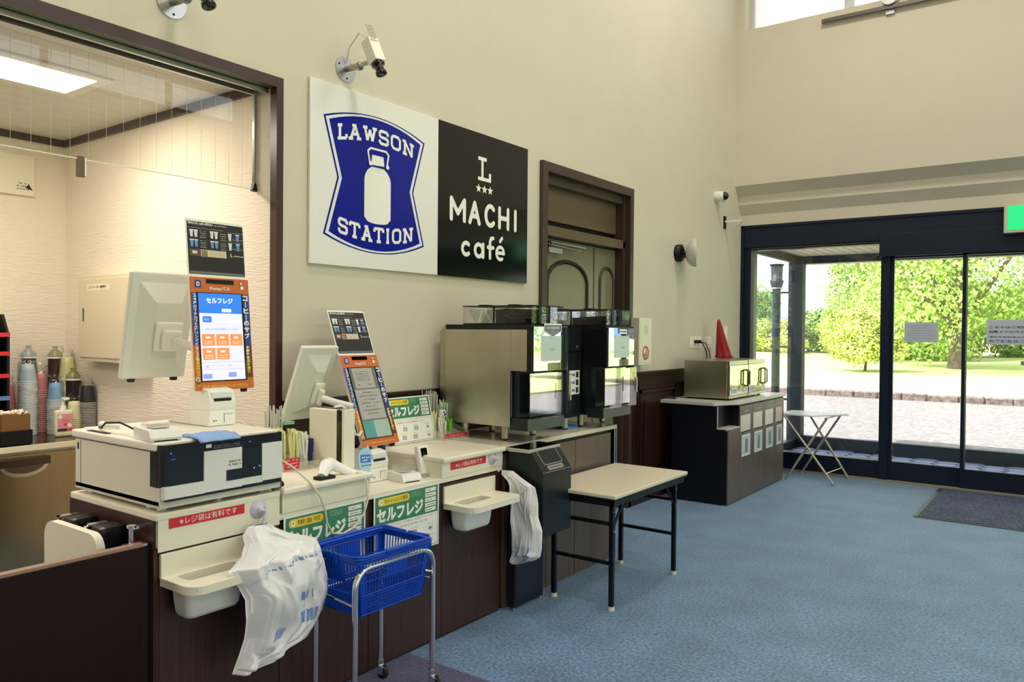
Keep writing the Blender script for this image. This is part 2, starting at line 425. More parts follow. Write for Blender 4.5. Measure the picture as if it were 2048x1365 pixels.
# opening of the serving room: dark frame in the wall
b = MB()
b.box(WX-.03, WX+.02, 2.40, 2.44, 0, 2.785)                 # right post
b.box(WX-.03, WX+.02, -1.2, 2.3995, 2.735, 2.785)
b.box(WX-.16, WX-.0305, -1.2, 2.414, 2.757, 2.785)
struct('trim_3', b, brown_m)
struct('trim_4', MB().box(WX-.06, WX-.045, -1.2, 2.40, 2.715, 2.757).box(WX-.14, WX-.125, -1.2, 2.40, 2.715, 2.757), alu_m)
# serving room
struct('wall_back', MB().box(-5.70, -5.55, -1.4, 2.60, 0, 2.86), kwall_m)
struct('wall_side', MB().box(-5.55, WX-.16, 2.46, 2.60, 0, 2.86), kwall_m)
struct('wall_reveal', MB().box(WX-.16, WX-.03, 2.415, 2.46, 0, 2.76), kwall_m)
struct('wall_near', MB().box(-5.55, WX-.16, -1.4, -1.25, 0, 2.86), kwall_m)
kc = MB().mat(kceil_m).box(-5.55, WX-.16, -1.25, 2.46, 2.80, 2.86)
kc.mat(mat('ceiling_joint', (190, 182, 165), .8))
for k in range(16): kc.box(-5.55+k*.145, -5.548+k*.145, -1.25, 2.46, 2.7995, 2.80)
kc.build('ceiling_serving_room', None, None, {'kind': 'structure'})
struct('trim_5', MB().box(-5.55, -5.53, -1.25, 2.46, 2.755, 2.80).box(-5.53, WX-.16, 2.44, 2.46, 2.755, 2.80), brown_m)

# side door in the left wall: frame, transom board, bar, leaf with arched panels
b = MB()
b.box(WX-.12, WX+.03, 4.72, 4.79, 0, 2.80).box(WX-.12, WX+.03, 6.09, 6.15, 0, 2.80).box(WX-.12, WX+.03, 4.7905, 6.0895, 2.73, 2.80)
b.box(WX-.12, WX-.02, 4.79, 4.83, 0, 2.73).box(WX-.12, WX-.02, 6.05, 6.09, 0, 2.73).box(WX-.12, WX-.03, 4.831, 6.049, 2.66, 2.729)
d1 = struct('door_1', b, mat('door_frame_brown', (66, 50, 42), .4, vary=.12, vscale=6, stretch=(2, 8, .8)))
leaf_m = mat('door_leaf_brown_reflection_tint', (126, 119, 94), .28, vary=.06, vscale=5)  # brown made lighter and greener: reflections on the leaf put into its colour
b = MB().box(WX-.14, WX-.10, 4.83, 5.675, 0, 2.26).box(WX-.14, WX-.10, 5.695, 6.05, 0, 2.26)
b.build('door_leaf', d1, leaf_m)
MB().box(WX-.14, WX-.095, 4.83, 6.05, 2.40, 2.66).box(WX-.10, WX-.02, 4.79, 6.09, 2.27, 2.345, .006).build('transom', d1, mat('transom_brown', (98, 82, 62), .35))
MB().box(WX-.15, WX-.14, 4.8, 6.1, 0, 2.7).build('dark_gap', d1, gap_m)
def arch(b, yc, hw, z0, zs, rise, x, wd):
    pts = [(x, yc-hw, z0)]+[(x, yc-hw*cos(pi*i/16), zs+rise*sin(pi*i/16)) for i in range(17)]+[(x, yc+hw, z0)]
    b.tube(pts, wd, 8)
b = MB(); arch(b, 5.27, .30, .9, 1.93, .17, WX-.098, .017); arch(b, 5.27, .30, .9, 1.93, .17, WX-.098, .017)
arch(b, 5.90, .115, .9, 1.98, .115, WX-.098, .014)
b.build('arched_moulding', d1, mat('moulding_brown', (70, 56, 44), .3))
b = MB().mat(alu_m).box(WX-.10, WX-.05, 4.93, 5.12, 2.15, 2.19, .004).mat(gloss_m).cyl((WX-.08, 4.97, 2.19), (WX-.08, 4.97, 2.24), .02)
b.mat(alu_m).tube([(WX-.07, 4.98, 2.235), (WX-.02, 5.42, 2.215)], .009).tube([(WX-.07, 4.95, 2.215), (WX-.05, 5.40, 2.195)], .006)
b.build('door_closer', d1)

# entrance: header, fixed pane at the left, sliding doors
b = MB()
b.box(WX, WX+.035, 8.885, 9.10, 0, 2.79)
b.box(WX+.035, WX+.10, 8.93, 9.10, 0, 2.79)
b.box(WX, RX, 8.90, 9.10, 2.535, 2.79)
b.box(WX, RX, 8.885, 8.90, 2.76, 2.79)
b.box(-1.73, RX, 8.87, 8.93, 2.36, 2.60, .004)
b.box(-1.72, -1.635, 8.92, 9.10, 0, 2.54, .003)
b.box(WX+.10, -1.72, 8.95, 9.08, 0, .20).box(WX+.10, -1.72, 8.95, 9.08, 2.505, 2.535)
struct('trim_6', b, frame_m)
struct('trim_7', MB().box(WX+.10, WX+.14, 8.95, 9.05, .2, 2.51).box(WX+.10, -1.72, 8.944, 8.95, 2.518, 2.528), mat('sash_green_grey', (120, 128, 116), .4))
struct('window_6', MB().box(WX+.14, -1.72, 9.01, 9.018, .20, 2.51), glass_m)
for i, (x0, x1, yy) in enumerate(((-1.635, -.93, 8.985), (-.968, -.16, 8.935), (-.16, .70, 8.935), (.66, 1.5, 8.985))):
    b = MB().box(x0, x1, yy-.02, yy+.02, 0.01, .205, .003).box(x0, x1, yy-.02, yy+.02, 2.345, 2.40).box(x0, x0+.034, yy-.02, yy+.02, .2, 2.36).box(x1-.034, x1, yy-.02, yy+.02, .2, 2.36)
    dd = struct('door_%d' % (i+2), b, frame_m)
    MB().box(x0+.03, x1-.03, yy-.003, yy+.003, .2, 2.36).build('door_pane', dd, glass_m)
struct('window_7', MB().box(1.5, 4.2, 9.01, 9.018, .20, 2.51), glass_m)
struct('trim_8', MB().box(1.5, RX, 8.95, 9.08, 0, .2).box(1.5, 1.6, 8.95, 9.08, 0, 2.54).box(3.0, 3.1, 8.95, 9.08, 0, 2.54).box(4.2, RX, 8.95, 9.08, 0, 2.54), frame_m)
struct('trim_9', MB().box(-3.1, RX, 8.86, 8.95, 0.0, .014), mat('threshold_stone', (150, 144, 130), .5))

# vestibule in front of the entrance
pav = mat('paving_grey_blue', (140, 150, 186), .7, vary=.10, vscale=20)
b = MB().mat(gap_m).box(-3.3, 5, 9.1, 11.6, -.14, -.03)
b.mat(pav)
for i in range(34):
    for j in range(10):
        x = -3.25+i*.245; y = 9.16+j*.20+(i % 2)*.10
        if y > 10.92: continue
        r = .125
        b.prism([(x+r*1.08*cos(pi*k/3), y+r*.80*sin(pi*k/3)) for k in range(6)], 'z', -.05, -.012)
b.build('floor_vestibule', None, None, {'kind': 'structure'})
ribs = MB().mat(mat('soffit_cream', (236, 222, 184), .6)).box(-3.5, RX, 9.10, 12.4, 2.60, 2.70)
ribs.mat(mat('soffit_rib', (206, 192, 156), .6))
for k in range(30): ribs.box(-3.45+k*.12, -3.438+k*.12, 9.10, 12.4, 2.596, 2.60)
ribs.build('ceiling_vestibule', None, None, {'kind': 'structure'})
b = MB()
b.box(-3.28, -3.09, 10.92, 11.08, -.03, 2.60)                        # corner post
b.box(-3.09, RX, 10.95, 11.05, 2.50, 2.60).box(-3.09, RX, 10.95, 11.05, -.03, .145)
b.box(-2.10, -2.02, 10.96, 11.04, .1, 2.55).box(2.0, 2.1, 10.95, 11.05, 0, 2.5)
b.box(-3.19, -3.13, 9.10, 10.92, 2.50, 2.60).box(-3.19, -3.13, 9.10, 10.92, -.03, .10)
b.box(-3.18, -3.14, 9.12, 9.16, 0, 2.5)
struct('trim_10', b, frame2_m)
b = MB()
for z in (.56, 1.33, 2.13): b.box(-3.74, -3.46, 11.6, 11.63, z, z+.03)
struct('trim_11', b, frame2_m)
struct('window_8', MB().box(-3.163, -3.157, 9.16, 10.92, .1, 2.50), glassy('window_glass_coated', refl=.04))
struct('window_9', MB().box(-3.09, -2.06, 10.99, 10.996, .145, 2.50), glass_m)

# outdoors
struct('floor_forecourt', MB().box(-60, 60, 11.1, 21.5, -.2, -.10).box(-60, 60, 9.1, 11.1, -.2, -.15), asph_m)
b = MB(); x = -40
rr = random.Random(3)
while x < 20:
    L = rr.uniform(.5, .8); b.box(x, x+L-.015, 21.45, 21.72+rr.uniform(-.02, .02), -.15, .07+rr.uniform(-.015, .015), .03, 1); x += L
cs = b.build('trim_12', None, stone_m, {'kind': 'structure'})
# lawn, a gentle rise to the trees; second lawn on the right-hand side
def lawn(x0, x1, y0, y1, f, n=24):
    v = []; fs = []
    for i in range(n+1):
        for j in range(n+1):
            x = x0+(x1-x0)*i/n; y = y0+(y1-y0)*j/n; v.append((x, y, f(x, y)))
    for i in range(n):
        for j in range(n): k = i*(n+1)+j; fs.append((k, k+1, k+n+2, k+n+1))
    return MB().add(v, fs, True)
o = lawn(-70, 40, 21.7, 110, lambda x, y: min(1.2, max(0, (y-21.7)*.012)+.12*sin(x*.2)*min(1, (y-21.7)/20))).build('lawn', None, grass_m, {'kind': 'structure'})
o = lawn(6.5, 90, -60, 21.3, lambda x, y: -.05+max(0, x-8)*.015).build('lawn', None, grass_m, {'kind': 'structure'})
struct('floor_terrace', MB().box(RX+.15, 6.5, -20, 9.1, -.2, -.05), asph_m)
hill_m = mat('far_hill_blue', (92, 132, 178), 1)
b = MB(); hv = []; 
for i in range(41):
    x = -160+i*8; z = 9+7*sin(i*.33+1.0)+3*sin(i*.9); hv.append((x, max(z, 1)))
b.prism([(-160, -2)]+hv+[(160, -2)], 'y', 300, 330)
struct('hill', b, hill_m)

# ================================================================== TREES
def leaf_mat(name, rgb):
    m = mat(name, rgb, 0.7, vary=0.28, vscale=1.3); p = m.node_tree.nodes['Principled BSDF']
    p.inputs['Subsurface Weight'].default_value = 0.0
    return m
lv = [leaf_mat('leaf_fresh_green', (170, 196, 104)), leaf_mat('leaf_yellow_green', (196, 206, 112)), leaf_mat('leaf_mid_green', (142, 176, 98))]
bark_m = mat('bark', (110, 96, 84), .9, bump=.8, bscale=12)
def crown_mesh(seed, nblob, nleaf, R, H, zb, ls, lm):
    rr = random.Random(seed); b = MB(); b.mat(lm)
    blobs = []
    for i in range(nblob):
        a = rr.uniform(0, 2*pi); r = R*sqrt(rr.random())*.78; z = zb+H*rr.random()
        taper = 1-.45*max(0, (z-zb-H*.55)/(H*.45)); blobs.append((r*cos(a)*taper, r*sin(a)*taper, z, R*rr.uniform(.24, .42)))
    vs = []; fs = []
    for i in range(nleaf):
        bx, by, bz, br = blobs[i % nblob]
        d = Vector((rr.gauss(0, 1), rr.gauss(0, 1), rr.gauss(0, .75))); d = d.normalized()*br*rr.uniform(.55, 1.0)
        c = Vector((bx, by, bz))+d
        n = (d.normalized()+Vector((rr.uniform(-.7, .7), rr.uniform(-.7, .7), rr.uniform(-.2, .9)))).normalized(); a = n.orthogonal().normalized()
        t = rr.uniform(0, 6.28); e = (a*cos(t)+n.cross(a)*sin(t)); g = n.cross(e); s = ls*rr.uniform(.6, 1.25)
        k = len(vs); vs += [c-e*s, c-g*s*.5+n*s*.1, c+e*s, c+g*s*.5+n*s*.1]; fs.append((k, k+1, k+2, k+3))
    b.add(vs, fs); b2 = b
    return b2, blobs
TREES = [  # x, y, crown radius, crown height, crown base, trunk r, leaf colour, label
    (-4.2, 37, 5.6, 9.0, 1.9, .36, 0, 'broad fresh green tree with thick trunk, nearest the entrance doors'),
    (-7.9, 46, 4.1, 9.5, .5, .24, 0, 'tall fresh green tree seen through the fixed entrance pane'),
    (-6.9, 33, 1.5, 1.6, .5, .06, 1, 'yellow-green young tree between the two large green trees'),
    (2.6, 46, 6.0, 10.0, 1.0, .30, 2, 'mid green tree at the right end of the lawn row'),
    (-20.6, 50, 3.6, 8.6, .6, .20, 1, 'slim yellow-green tree behind the round drainpipe'),
]
for i, (x, y, R, Hh, zb, tr, c, lab) in enumerate(TREES):
    gz = .25
    t = thing('tree', lab, 'tree', (x, y, gz)); t['group'] = 'trees beyond the lawn'
    b, blobs = crown_mesh(10+i, 60, 42000 if R > 3 else 14000, R, Hh, zb, .105 if R > 3 else .075, lv[c]); b.build('crown', t, None, fixn=False)
    tb = MB(); tb.tube([(0, 0, -.3), (.05, 0, zb*.6), (-.05, .1, zb+Hh*.5)], [tr, tr*.8, tr*.3], 10)
    for q in blobs[:9]: tb.tube([(0, 0, zb*.8), (q[0]*.5, q[1]*.5, (zb+q[2])/2), (q[0], q[1], q[2])], [tr*.35, tr*.22, tr*.06], 6)
    tb.build('trunk', t, bark_m)
for k, (x, y, sc_) in enumerate(((15.5, 44, .9), (28, 42, .95), (41, 47, 1.0))):
    t = thing('tree', 'tree far to the right on the lawn beyond the doors, seen only as a reflection', 'tree', (x, y, .25), 'reflected trees beyond the doors'); t.scale = (sc_,)*3; t.rotation_euler = (0, 0, k+1.0)
    for q in list(bpy.data.objects['tree.003'].children): c = q.copy(); COL.objects.link(c); c.parent = t
# shrubs under the trees
sb, _ = crown_mesh(77, 18, 11000, 2.3, 1.9, .2, .10, lv[1]); shrub = None
sb2, _ = crown_mesh(78, 18, 11000, 2.3, 1.9, .2, .10, lv[2])
spots = [(-21, 52, 1.0, 0), (-18.4, 53, 1.3, 1), (-15.6, 50, 1.0, 0), (-13.2, 52, 1.3, 1), (-11.2, 50, 1.1, 0), (-8.2, 53, 1.35, 1), (-5.6, 52, 1.2, 0), (-2.8, 53, 1.2, 1), (-.2, 52, 1.2, 0)]
prot = {}
for i, (x, y, s, k) in enumerate(spots):
    if k not in prot:
        o = (sb, sb2)[k].build('shrub', None, None, fixn=False); prot[k] = o
    else:
        o = prot[k].copy(); COL.objects.link(o)
    o.location = (x, y, .45); o.scale = (s, s, s*(.8 if i in (2, 3, 4) else 1.25)); o.rotation_euler = (0, 0, i*1.3)
    tag(o, ('yellow-green' if k == 0 else 'mid green')+' rounded shrub in the hedge row along the far edge of the lawn', 'shrub', 'hedge row beyond the lawn')
# trees on the right-hand side, seen mirrored in the shiny fronts
for i, (x, y, s) in enumerate([(24, 1, 1.0), (27, 11, 1.05), (25, -10, 1.05), (31, 22, 1.1)]):
    t = thing('tree', 'tree on the lawn beyond the right-hand windows, mirrored in the coffee machines', 'tree', (x, y, .2), 'trees beyond the right-hand windows')
    if i == 0:
        b, blobs = crown_mesh(50, 30, 9000, 4.2, 5.5, 2.2, .22, lv[2]); c0 = b.build('crown', t, None, fixn=False)
        k0 = MB().tube([(0, 0, -.3), (.1, 0, 2), (0, 0, 5)], [.3, .24, .1], 10).build('trunk', t, bark_m)
    else:
        for q in (c0, k0): c = q.copy(); COL.objects.link(c); c.parent = t
    t.scale = (s, s, s); t.rotation_euler = (0, 0, i*1.7)
# drainpipe outside the vestibule
t = thing('drainpipe', 'dark round drainpipe with funnel head outside the vestibule side pane', 'pipe', (-3.78, 12.0, -.1))
MB().cyl((0, 0, 0), (0, 0, 2.50), .062, n=20).build('pipe', t, frame2_m)
MB().lathe([(.062, 2.30), (.10, 2.42), (.10, 2.46), (.085, 2.46), (.09, 2.66), (.11, 2.70)], (0, 0, 0)).build('funnel_head', t, frame2_m)
MB().tube([(.09*cos(a*pi/8), .09*sin(a*pi/8), 2.33) for a in range(16)], .012, 6, closed=True).build('pipe_ring', t, alu_m)

# ================================================================== COUNTERS
FX = -2.575   # front plane of the till counters
# till counter carcass in three sections plus raised cream units
t = thing('till_counter', 'long walnut till counter with cream worktop, between the maroon gate and the coffee counter', 'counter', (-2.9, 2.43, 0))
O = t.location
b = MB(O)
b.mat(wood_m)
for y0, y1 in ((1.452, 1.952), (1.956, 2.436), (2.44, 2.93), (2.934, 3.42)): b.box(WX+.05, FX, y0, y1, .012, .775)
b.mat(black_m).box(WX+.05, FX-.01, 1.45, 3.42, 0, .79)
b.build('body', t)
MB(O).box(WX+.045, FX+.008, 1.44, 3.425, .783, .808, .004).build('worktop', t, cream_m)
# side board towards the gate
b = MB(O).box(WX+.03, FX-.002, 1.432, 1.452, 0, .783); b.build('end_panel', t, mat('side_board_maroon', (58, 30, 30), .35))
t2 = thing('counter_box', 'raised cream unit with red strip carrying the cash machine', 'counter unit', (-2.85, 1.69, .808), 'raised cream boxes on the till counter')
MB(t2.location).box(WX+.03, FX-.002, 1.431, 1.4395, .784, .880).build('side_panel', t2, MATS['side_board_maroon'])
MB(t2.location).box(WX+.04, FX-.001, 1.44, 1.945, .809, .880).box(WX+.035, FX+.016, 1.43, 1.946, .880, .905, .006).build('top_board', t2, cream_m)
MB(t2.location).box(FX+.009, FX+.013, 1.44, 1.944, .770, .885, .001).build('drawer_front', t2, cream_m)
# raised cream boxes standing on the counter
def raised_box(y0, y1, label):
    t = thing('counter_box', label, 'counter unit', (-2.85, (y0+y1)/2, .808), 'raised cream boxes on the till counter')
    O = t.location
    MB(O).box(WX+.06, FX+.012, y0+.008, y1-.008, .808, .886, .003).build('body', t, cream_m)
    MB(O).box(WX+.05, FX+.032, y0, y1, .886, .912, .010, 3).build('top_board', t, cream_m)
raised_box(1.95, 2.437, 'raised cream box under the hand scanner, beside the cash machine')
raised_box(2.91, 3.43, 'raised cream box with red notice strip, beside the black waste bin')
b = MB(O)
b.box(-3.16, -2.80, 2.437, 2.91, .808, .90, .004)
t = tag(b.build('counter_shelf', None, cream_m), 'low cream box behind the second receipt printer', 'counter unit')

# red notice strips
def notice(y0, y1, z0, z1, x, label):
    t = MB().box(x, x+.0012, y0, y1, z0, z1).build('notice_strip', None, red_m)
    p = Print((x+.0012, y0, z0), (0, 1, 0), (0, 0, 1)); W = y1-y0; H = z1-z0
    p.text('※レジ袋は有料です', W*.13, H*.18, W*.76, H*.64, paper_m, 1, .0)
    p.build('lettering', t); tag(t, label, 'notice', 'red notice strips on the counter fronts')
notice(1.478, 1.782, .846, .884, FX+.0135, 'long red strip with white writing below the cash machine')
notice(2.982, 3.268, .842, .880, FX+.0135, 'long red strip with white writing on the raised box near the waste bin')

# hanging trays with a bin pocket
def tray(y0, y1, label):
    t = thing('bagging_shelf', label, 'shelf', (FX, (y0+y1)/2, .67), 'cream fold-out shelves on the counter front')
    O = t.location
    b = MB(O).box(FX, FX+.014, y0, y1, .676, .762, .003)
    # rounded slab with a slot: rings of boxes around the hole
    x0, x1 = FX+.014, FX+.205; hx0, hx1, hy0, hy1 = -2.545, -2.462, y0+.045, y0+.27
    def rr(xa, xb, ya, yb, r, n=6):
        pts = []
        for cx, cy, a0, rad in ((xb-r, yb-r, 0, r), (xa+.004, yb-.004, 90, .004), (xa+.004, ya+.004, 180, .004), (xb-r, ya+r, 270, r)):
            for i in range(n+1): a = radians(a0+i*90/n); pts.append((cx+rad*cos(a), cy+rad*sin(a)))
        return pts
    outer = rr(x0-.01, x1, y0, y1, .055); 
    def ri(xa, xb, ya, yb, r, n=6):
        pts = []
        for cx, cy, a0 in ((xb-r, yb-r, 0), (xa+r, yb-r, 90), (xa+r, ya+r, 180), (xb-r, ya+r, 270)):
            for i in range(n+1): a = radians(a0+i*90/n); pts.append((cx+r*cos(a), cy+r*sin(a)))
        return pts
    inner = ri(hx0, hx1, hy0, hy1, .02); n = len(outer)
    v = [(p[0], p[1], z) for z in (.652, .680) for q in (outer, inner) for p in q]
    fs = []
    for i in range(n):
        j = (i+1) % n
        fs += [(i, j, n+j, n+i), (2*n+i, 3*n+i, 3*n+j, 2*n+j), (i, 2*n+i, 2*n+j, j), (n+i, n+j, 3*n+j, 3*n+i)]
    b.add(v, fs); b.build('shelf_board', t, cream_m)
    # pocket
    p = MB(O); rings = []
    for z, k in ((.655, .016), (.60, .013), (.558, .008), (.545, .000), (.541, -.014)): rings.append([(q[0], q[1], z) for q in ri(hx0-k+.004, hx1+k, hy0-k, hy1+k-.03, .024)])
    v = [q for r in rings for q in r]; m = len(rings[0]); fs = []
    for a in range(4):
        for i in range(m): j = (i+1) % m; fs.append((a*m+i, a*m+j, (a+1)*m+j, (a+1)*m+i))
    fs.append(list(range(4*m, 5*m))); p.add(v, fs, True); p.build('pocket', t, mat('pocket_white', (232, 232, 230), .4))
tray(1.45, 1.90, 'cream shelf with white pocket below the cash machine, beside the larger hanging bags')
tray(2.935, 3.355, 'cream shelf with white pocket beside the black waste bin')

# posters on the counter front
def poster(o, ux, uy, W, H, badge, label, extra=True, off=(0, 0, 0), name='poster', cat='poster', th=.0012, group='green self checkout posters'):
    n = Vector(ux).cross(Vector(uy)); o = Vector(o)
    base = MB(); base.mat(paper_m); ux_, uy_ = Vector(ux), Vector(uy)
    v = [o, o+ux_*W, o+ux_*W+uy_*H, o+uy_*H]; v += [q+n*th for q in v]
    base.add(v, [(0, 3, 2, 1), (4, 5, 6, 7), (0, 1, 5, 4), (1, 2, 6, 5), (2, 3, 7, 6), (3, 0, 4, 7)])
    t = base.build(name); tag(t, label, cat, group)
    p = Print(o+n*th, ux, uy); k = W/.45
    p.rect(.02*W, .545*H, .98*W, .972*H, green_m, 1)
    if extra:
        p.rect(.02*W, .025*H, .98*W, .032*H, ink_m, 1); p.rect(.975*W, .025*H, .98*W, .6*H, green_m, 1); p.rect(.02*W, .025*H, .024*W, .6*H, green_m, 1)
    bw = .40*W if len(badge) < 5 else .47*W
    p.rect(.055*W, .832*H, .055*W+bw, .945*H, yellow_m, 2, .05*H)
    p.disc(.105*W, .888*H, .040*H, paper_m, 3); p.disc(.105*W, .888*H, .011*H, ink_m, 4)
    p.text(badge, .15*W, .855*H, bw-.13*W, .070*H, ink_m, 3, .0)
    p.text('セルフレジ', .04*W, .585*H, .70*W, .215*H, paper_m, 2, .05)
    p.squiggle(.55*W, .925*H, .14*W, .014*H, mat('poster_pale_green', (190, 222, 205)), 2, 3, 2.0, 3)
    for i in range(5):
        y = .885*H-i*.078*H; p.rect(.77*W, y, .945*W, y+.060*H, paper_m, 2)
        p.squiggle(.785*W, y+.016*H, .09*W+.03*W*(i % 2), .026*H, ink_m, 3, 1, 1, i+5); p.disc(.93*W, y+.03*H, .009*H, inkg_m, 3)
    p.text('※バーコードをスキャンする時は、正面を向けてください', .05*W, .497*H, .90*W, .026*H, inkr_m, 1)
    p.text('ご利用いただけるサービス', .18*W, .430*H, .62*W, .036*H, ink_m, 1)
    for cx, cy in ((.12, .30), (.36, .30), (.60, .30), (.86, .30), (.12, .12), (.32, .12), (.56, .12), (.86, .12)):
        p.squiggle(cx*W-.05*W, cy*H+.065*H, .10*W, .014*H, inkg_m, 1, 1, 1, int(cx*100))
        p.rect(cx*W-.04*W, cy*H-.035*H, cx*W+.04*W, cy*H+.040*H, (inkg_m, pale_m)[int(cx*50) % 2], 1, .006*H)
        p.rect(cx*W-.025*W, cy*H-.02*H, cx*W+.02*W, cy*H+.02*H, (pale_m, inkg_m)[int(cx*50) % 2], 2)
    p.build('print', t); return t
PX = FX+.014
poster((PX, 1.962, .49), (0, 1, 0), (0, 0, 1), .44, .305, '現金可', 'green and white poster behind the blue basket, its yellow badge without the long word')
poster((PX, 2.452, .49), (0, 1, 0), (0, 0, 1), .44, .305, 'キャッシュレス専用', 'green and white poster right of the blue basket with the longer yellow badge')
poster((-3.03, 3.02, .914), (0, 1, 0), Vector((-.23, 0, .97)).normalized(), .37, .262, 'キャッシュレス専用', 'small green and white sign leaning on the raised box behind the tilted screen', th=.003, name='tabletop_sign', cat='sign', group='small standing sign')

# ------------------------------------------------------------------ maroon gate and flap
t = thing('swing_gate', 'dark maroon counter gate at the front left, closing the staff passage', 'gate', (FX, .6, 0)); O = t.location
MB(O).box(FX-.028, FX+.0, -.5, 1.395, .05, .800, .003).build('panel', t, maroon_m)
MB(O).box(FX-.029, FX+.001, -.5, 1.395, .800, .812, .002).build('top_edge', t, mat('gate_edge_taupe', (150, 120, 104), .4))
b = MB(O).mat(chrome_m).cyl((FX-.06, 1.385, .80), (FX-.06, 1.385, .862), .009).cyl((FX-.06, 1.385, .858), (FX-.06, 1.385, .866), .016).box(FX-.075, FX-.02, 1.36, 1.42, .796, .804).box(FX-.066, FX-.05, 1.385, 1.43, .852, .862)
b.build('latch', t)
b = MB(O).box(FX-.05, FX-.03, 1.40, 1.43, .05, .80); b.build('hinge_strip', t, gap_m)
t = thing('counter_flap', 'hanging cream counter flap with rounded corners behind the maroon gate', 'counter flap', (-2.93, 1.33, .5)); O = t.location
bm = bmesh.new()
def rounded(xa, xb, za, zb, r, n=6):
    pts = []
    for cx, cz, a0 in ((xb-r, zb-r, 0), (xa+r, zb-r, 90)):
        for i in range(n+1): a = radians(a0+i*90/n); pts.append((cx+r*cos(a), cz+r*sin(a)))
    return pts+[(xa, za), (xb, za)]
bm.free()
MB(O).prism(rounded(-3.10, -2.70, .25, .835, .06), 'y', 1.30, 1.328).build('board', t, cream_m)
for x in (-3.045, -2.835):
    b = MB(O); b.mat(chrome_m).box(x-.018, x+.012, 1.328, 1.40, .842, .848).box(x-.018, x-.0, 1.328, 1.336, .80, .848)
    b.mat(black_m).box(x+.0, x+.085, 1.335, 1.431, .74, .846, .02)
    b.build('bracket', t)

# ------------------------------------------------------------------ coffee counter
t = thing('coffee_counter', 'walnut and grey-brown counter under the coffee machines with pale worktop', 'counter', (-2.9, 4.1, 0)); O = t.location
b = MB(O).box(WX+.05, FX-.02, 3.43, 4.70, .0, .875); b.build('body', t, black_m)
MB(O).box(WX+.045, FX+.012, 3.43, 4.72, .885, .912, .003).build('worktop', t, mat('worktop_pale_stone', (214, 208, 192), .22))
for y0, y1 in ((3.88, 4.20), (4.205, 4.66), (3.45, 3.875)): MB(O).box(FX-.02, FX, y0, y1, .01, .862, .002).build('door', t, woodg_m)
b = MB(O).mat(black_m).box(WX+.05, FX+.005, 4.70, 4.735, 0, .885).mat(alu_m).box(FX-.003, FX+.006, 4.70, 4.712, 0, .912).box(FX-.003, FX+.006, 4.728, 4.736, 0, .912); b.build('end_panel', t)

# black waste bin with slanted mouth
t = thing('waste_bin', 'tall black waste bin with slanted mouth and grey-edged top tray, beside the coffee counter', 'bin', (-2.45, 3.6, 0)); O = t.location
y0, y1 = 3.452, 3.735
MB(O).prism([(FX+.03, .02), (-2.50, .02), (-2.50, .40), (-2.315, .44), (-2.315, .785), (-2.405, .902), (FX+.03, .902)], 'y', y0, y1).build('body', t, bin_m)
b = MB(O).mat(gap_m).box(-2.52, -2.499, y0+.004, y1-.004, .04, .40)
b.mat(mat('bin_lower_navy', (18, 26, 46), .4)).box(-2.5, -2.497, y0+.01, y1-.01, .06, .39); b.build('lower_door', t)
b = MB(O).mat(chrome_m)
for y in (y0+.012, y1-.012): b.cyl((-2.51, y, 0), (-2.51, y, .04), .006).cyl((-2.51, y, 0), (-2.51, y, .008), .011)
b.mat(gap_m).cyl((-2.5, y0+.02, .40), (-2.5, y0+.02, .02), .004); b.build('feet', t)
# slanted face graphics
s0 = Vector((-2.315, y0, .785)); su = Vector((-.09, 0, .117)).normalized()
p = Print(s0, (0, 1, 0), su, O); L = sqrt(.09**2+.117**2)
p.rect(.050, .042, .238, L-.006, mat('bin_rim_grey', (150, 154, 152), .35, metal=.5), 1, .020); p.rect(.056, .048, .232, L-.011, gap_m, 2, .016)
p.rect(.068, .010, .222, .036, alu_m, 1, .012); p.squiggle(.08, .017, .13, .012, ink_m, 2, 1, 1, 4)
p.mat(mat('seam_grey', (120, 128, 128), .4)); p.rect(.0, -.001, y1-y0, .002, MATS['seam_grey'], 1)
p.build('mouth', t)
b = MB(O).mat(mat('tray_edge_grey', (205, 205, 196), .25, metal=.6)).box(FX+.015, -2.395, y0-.012, y1+.012, .884, .905, .006)
b.mat(gloss_m).box(FX+.03, -2.405, y0-.004, y1+.004, .9052, .907); b.build('top_tray', t)

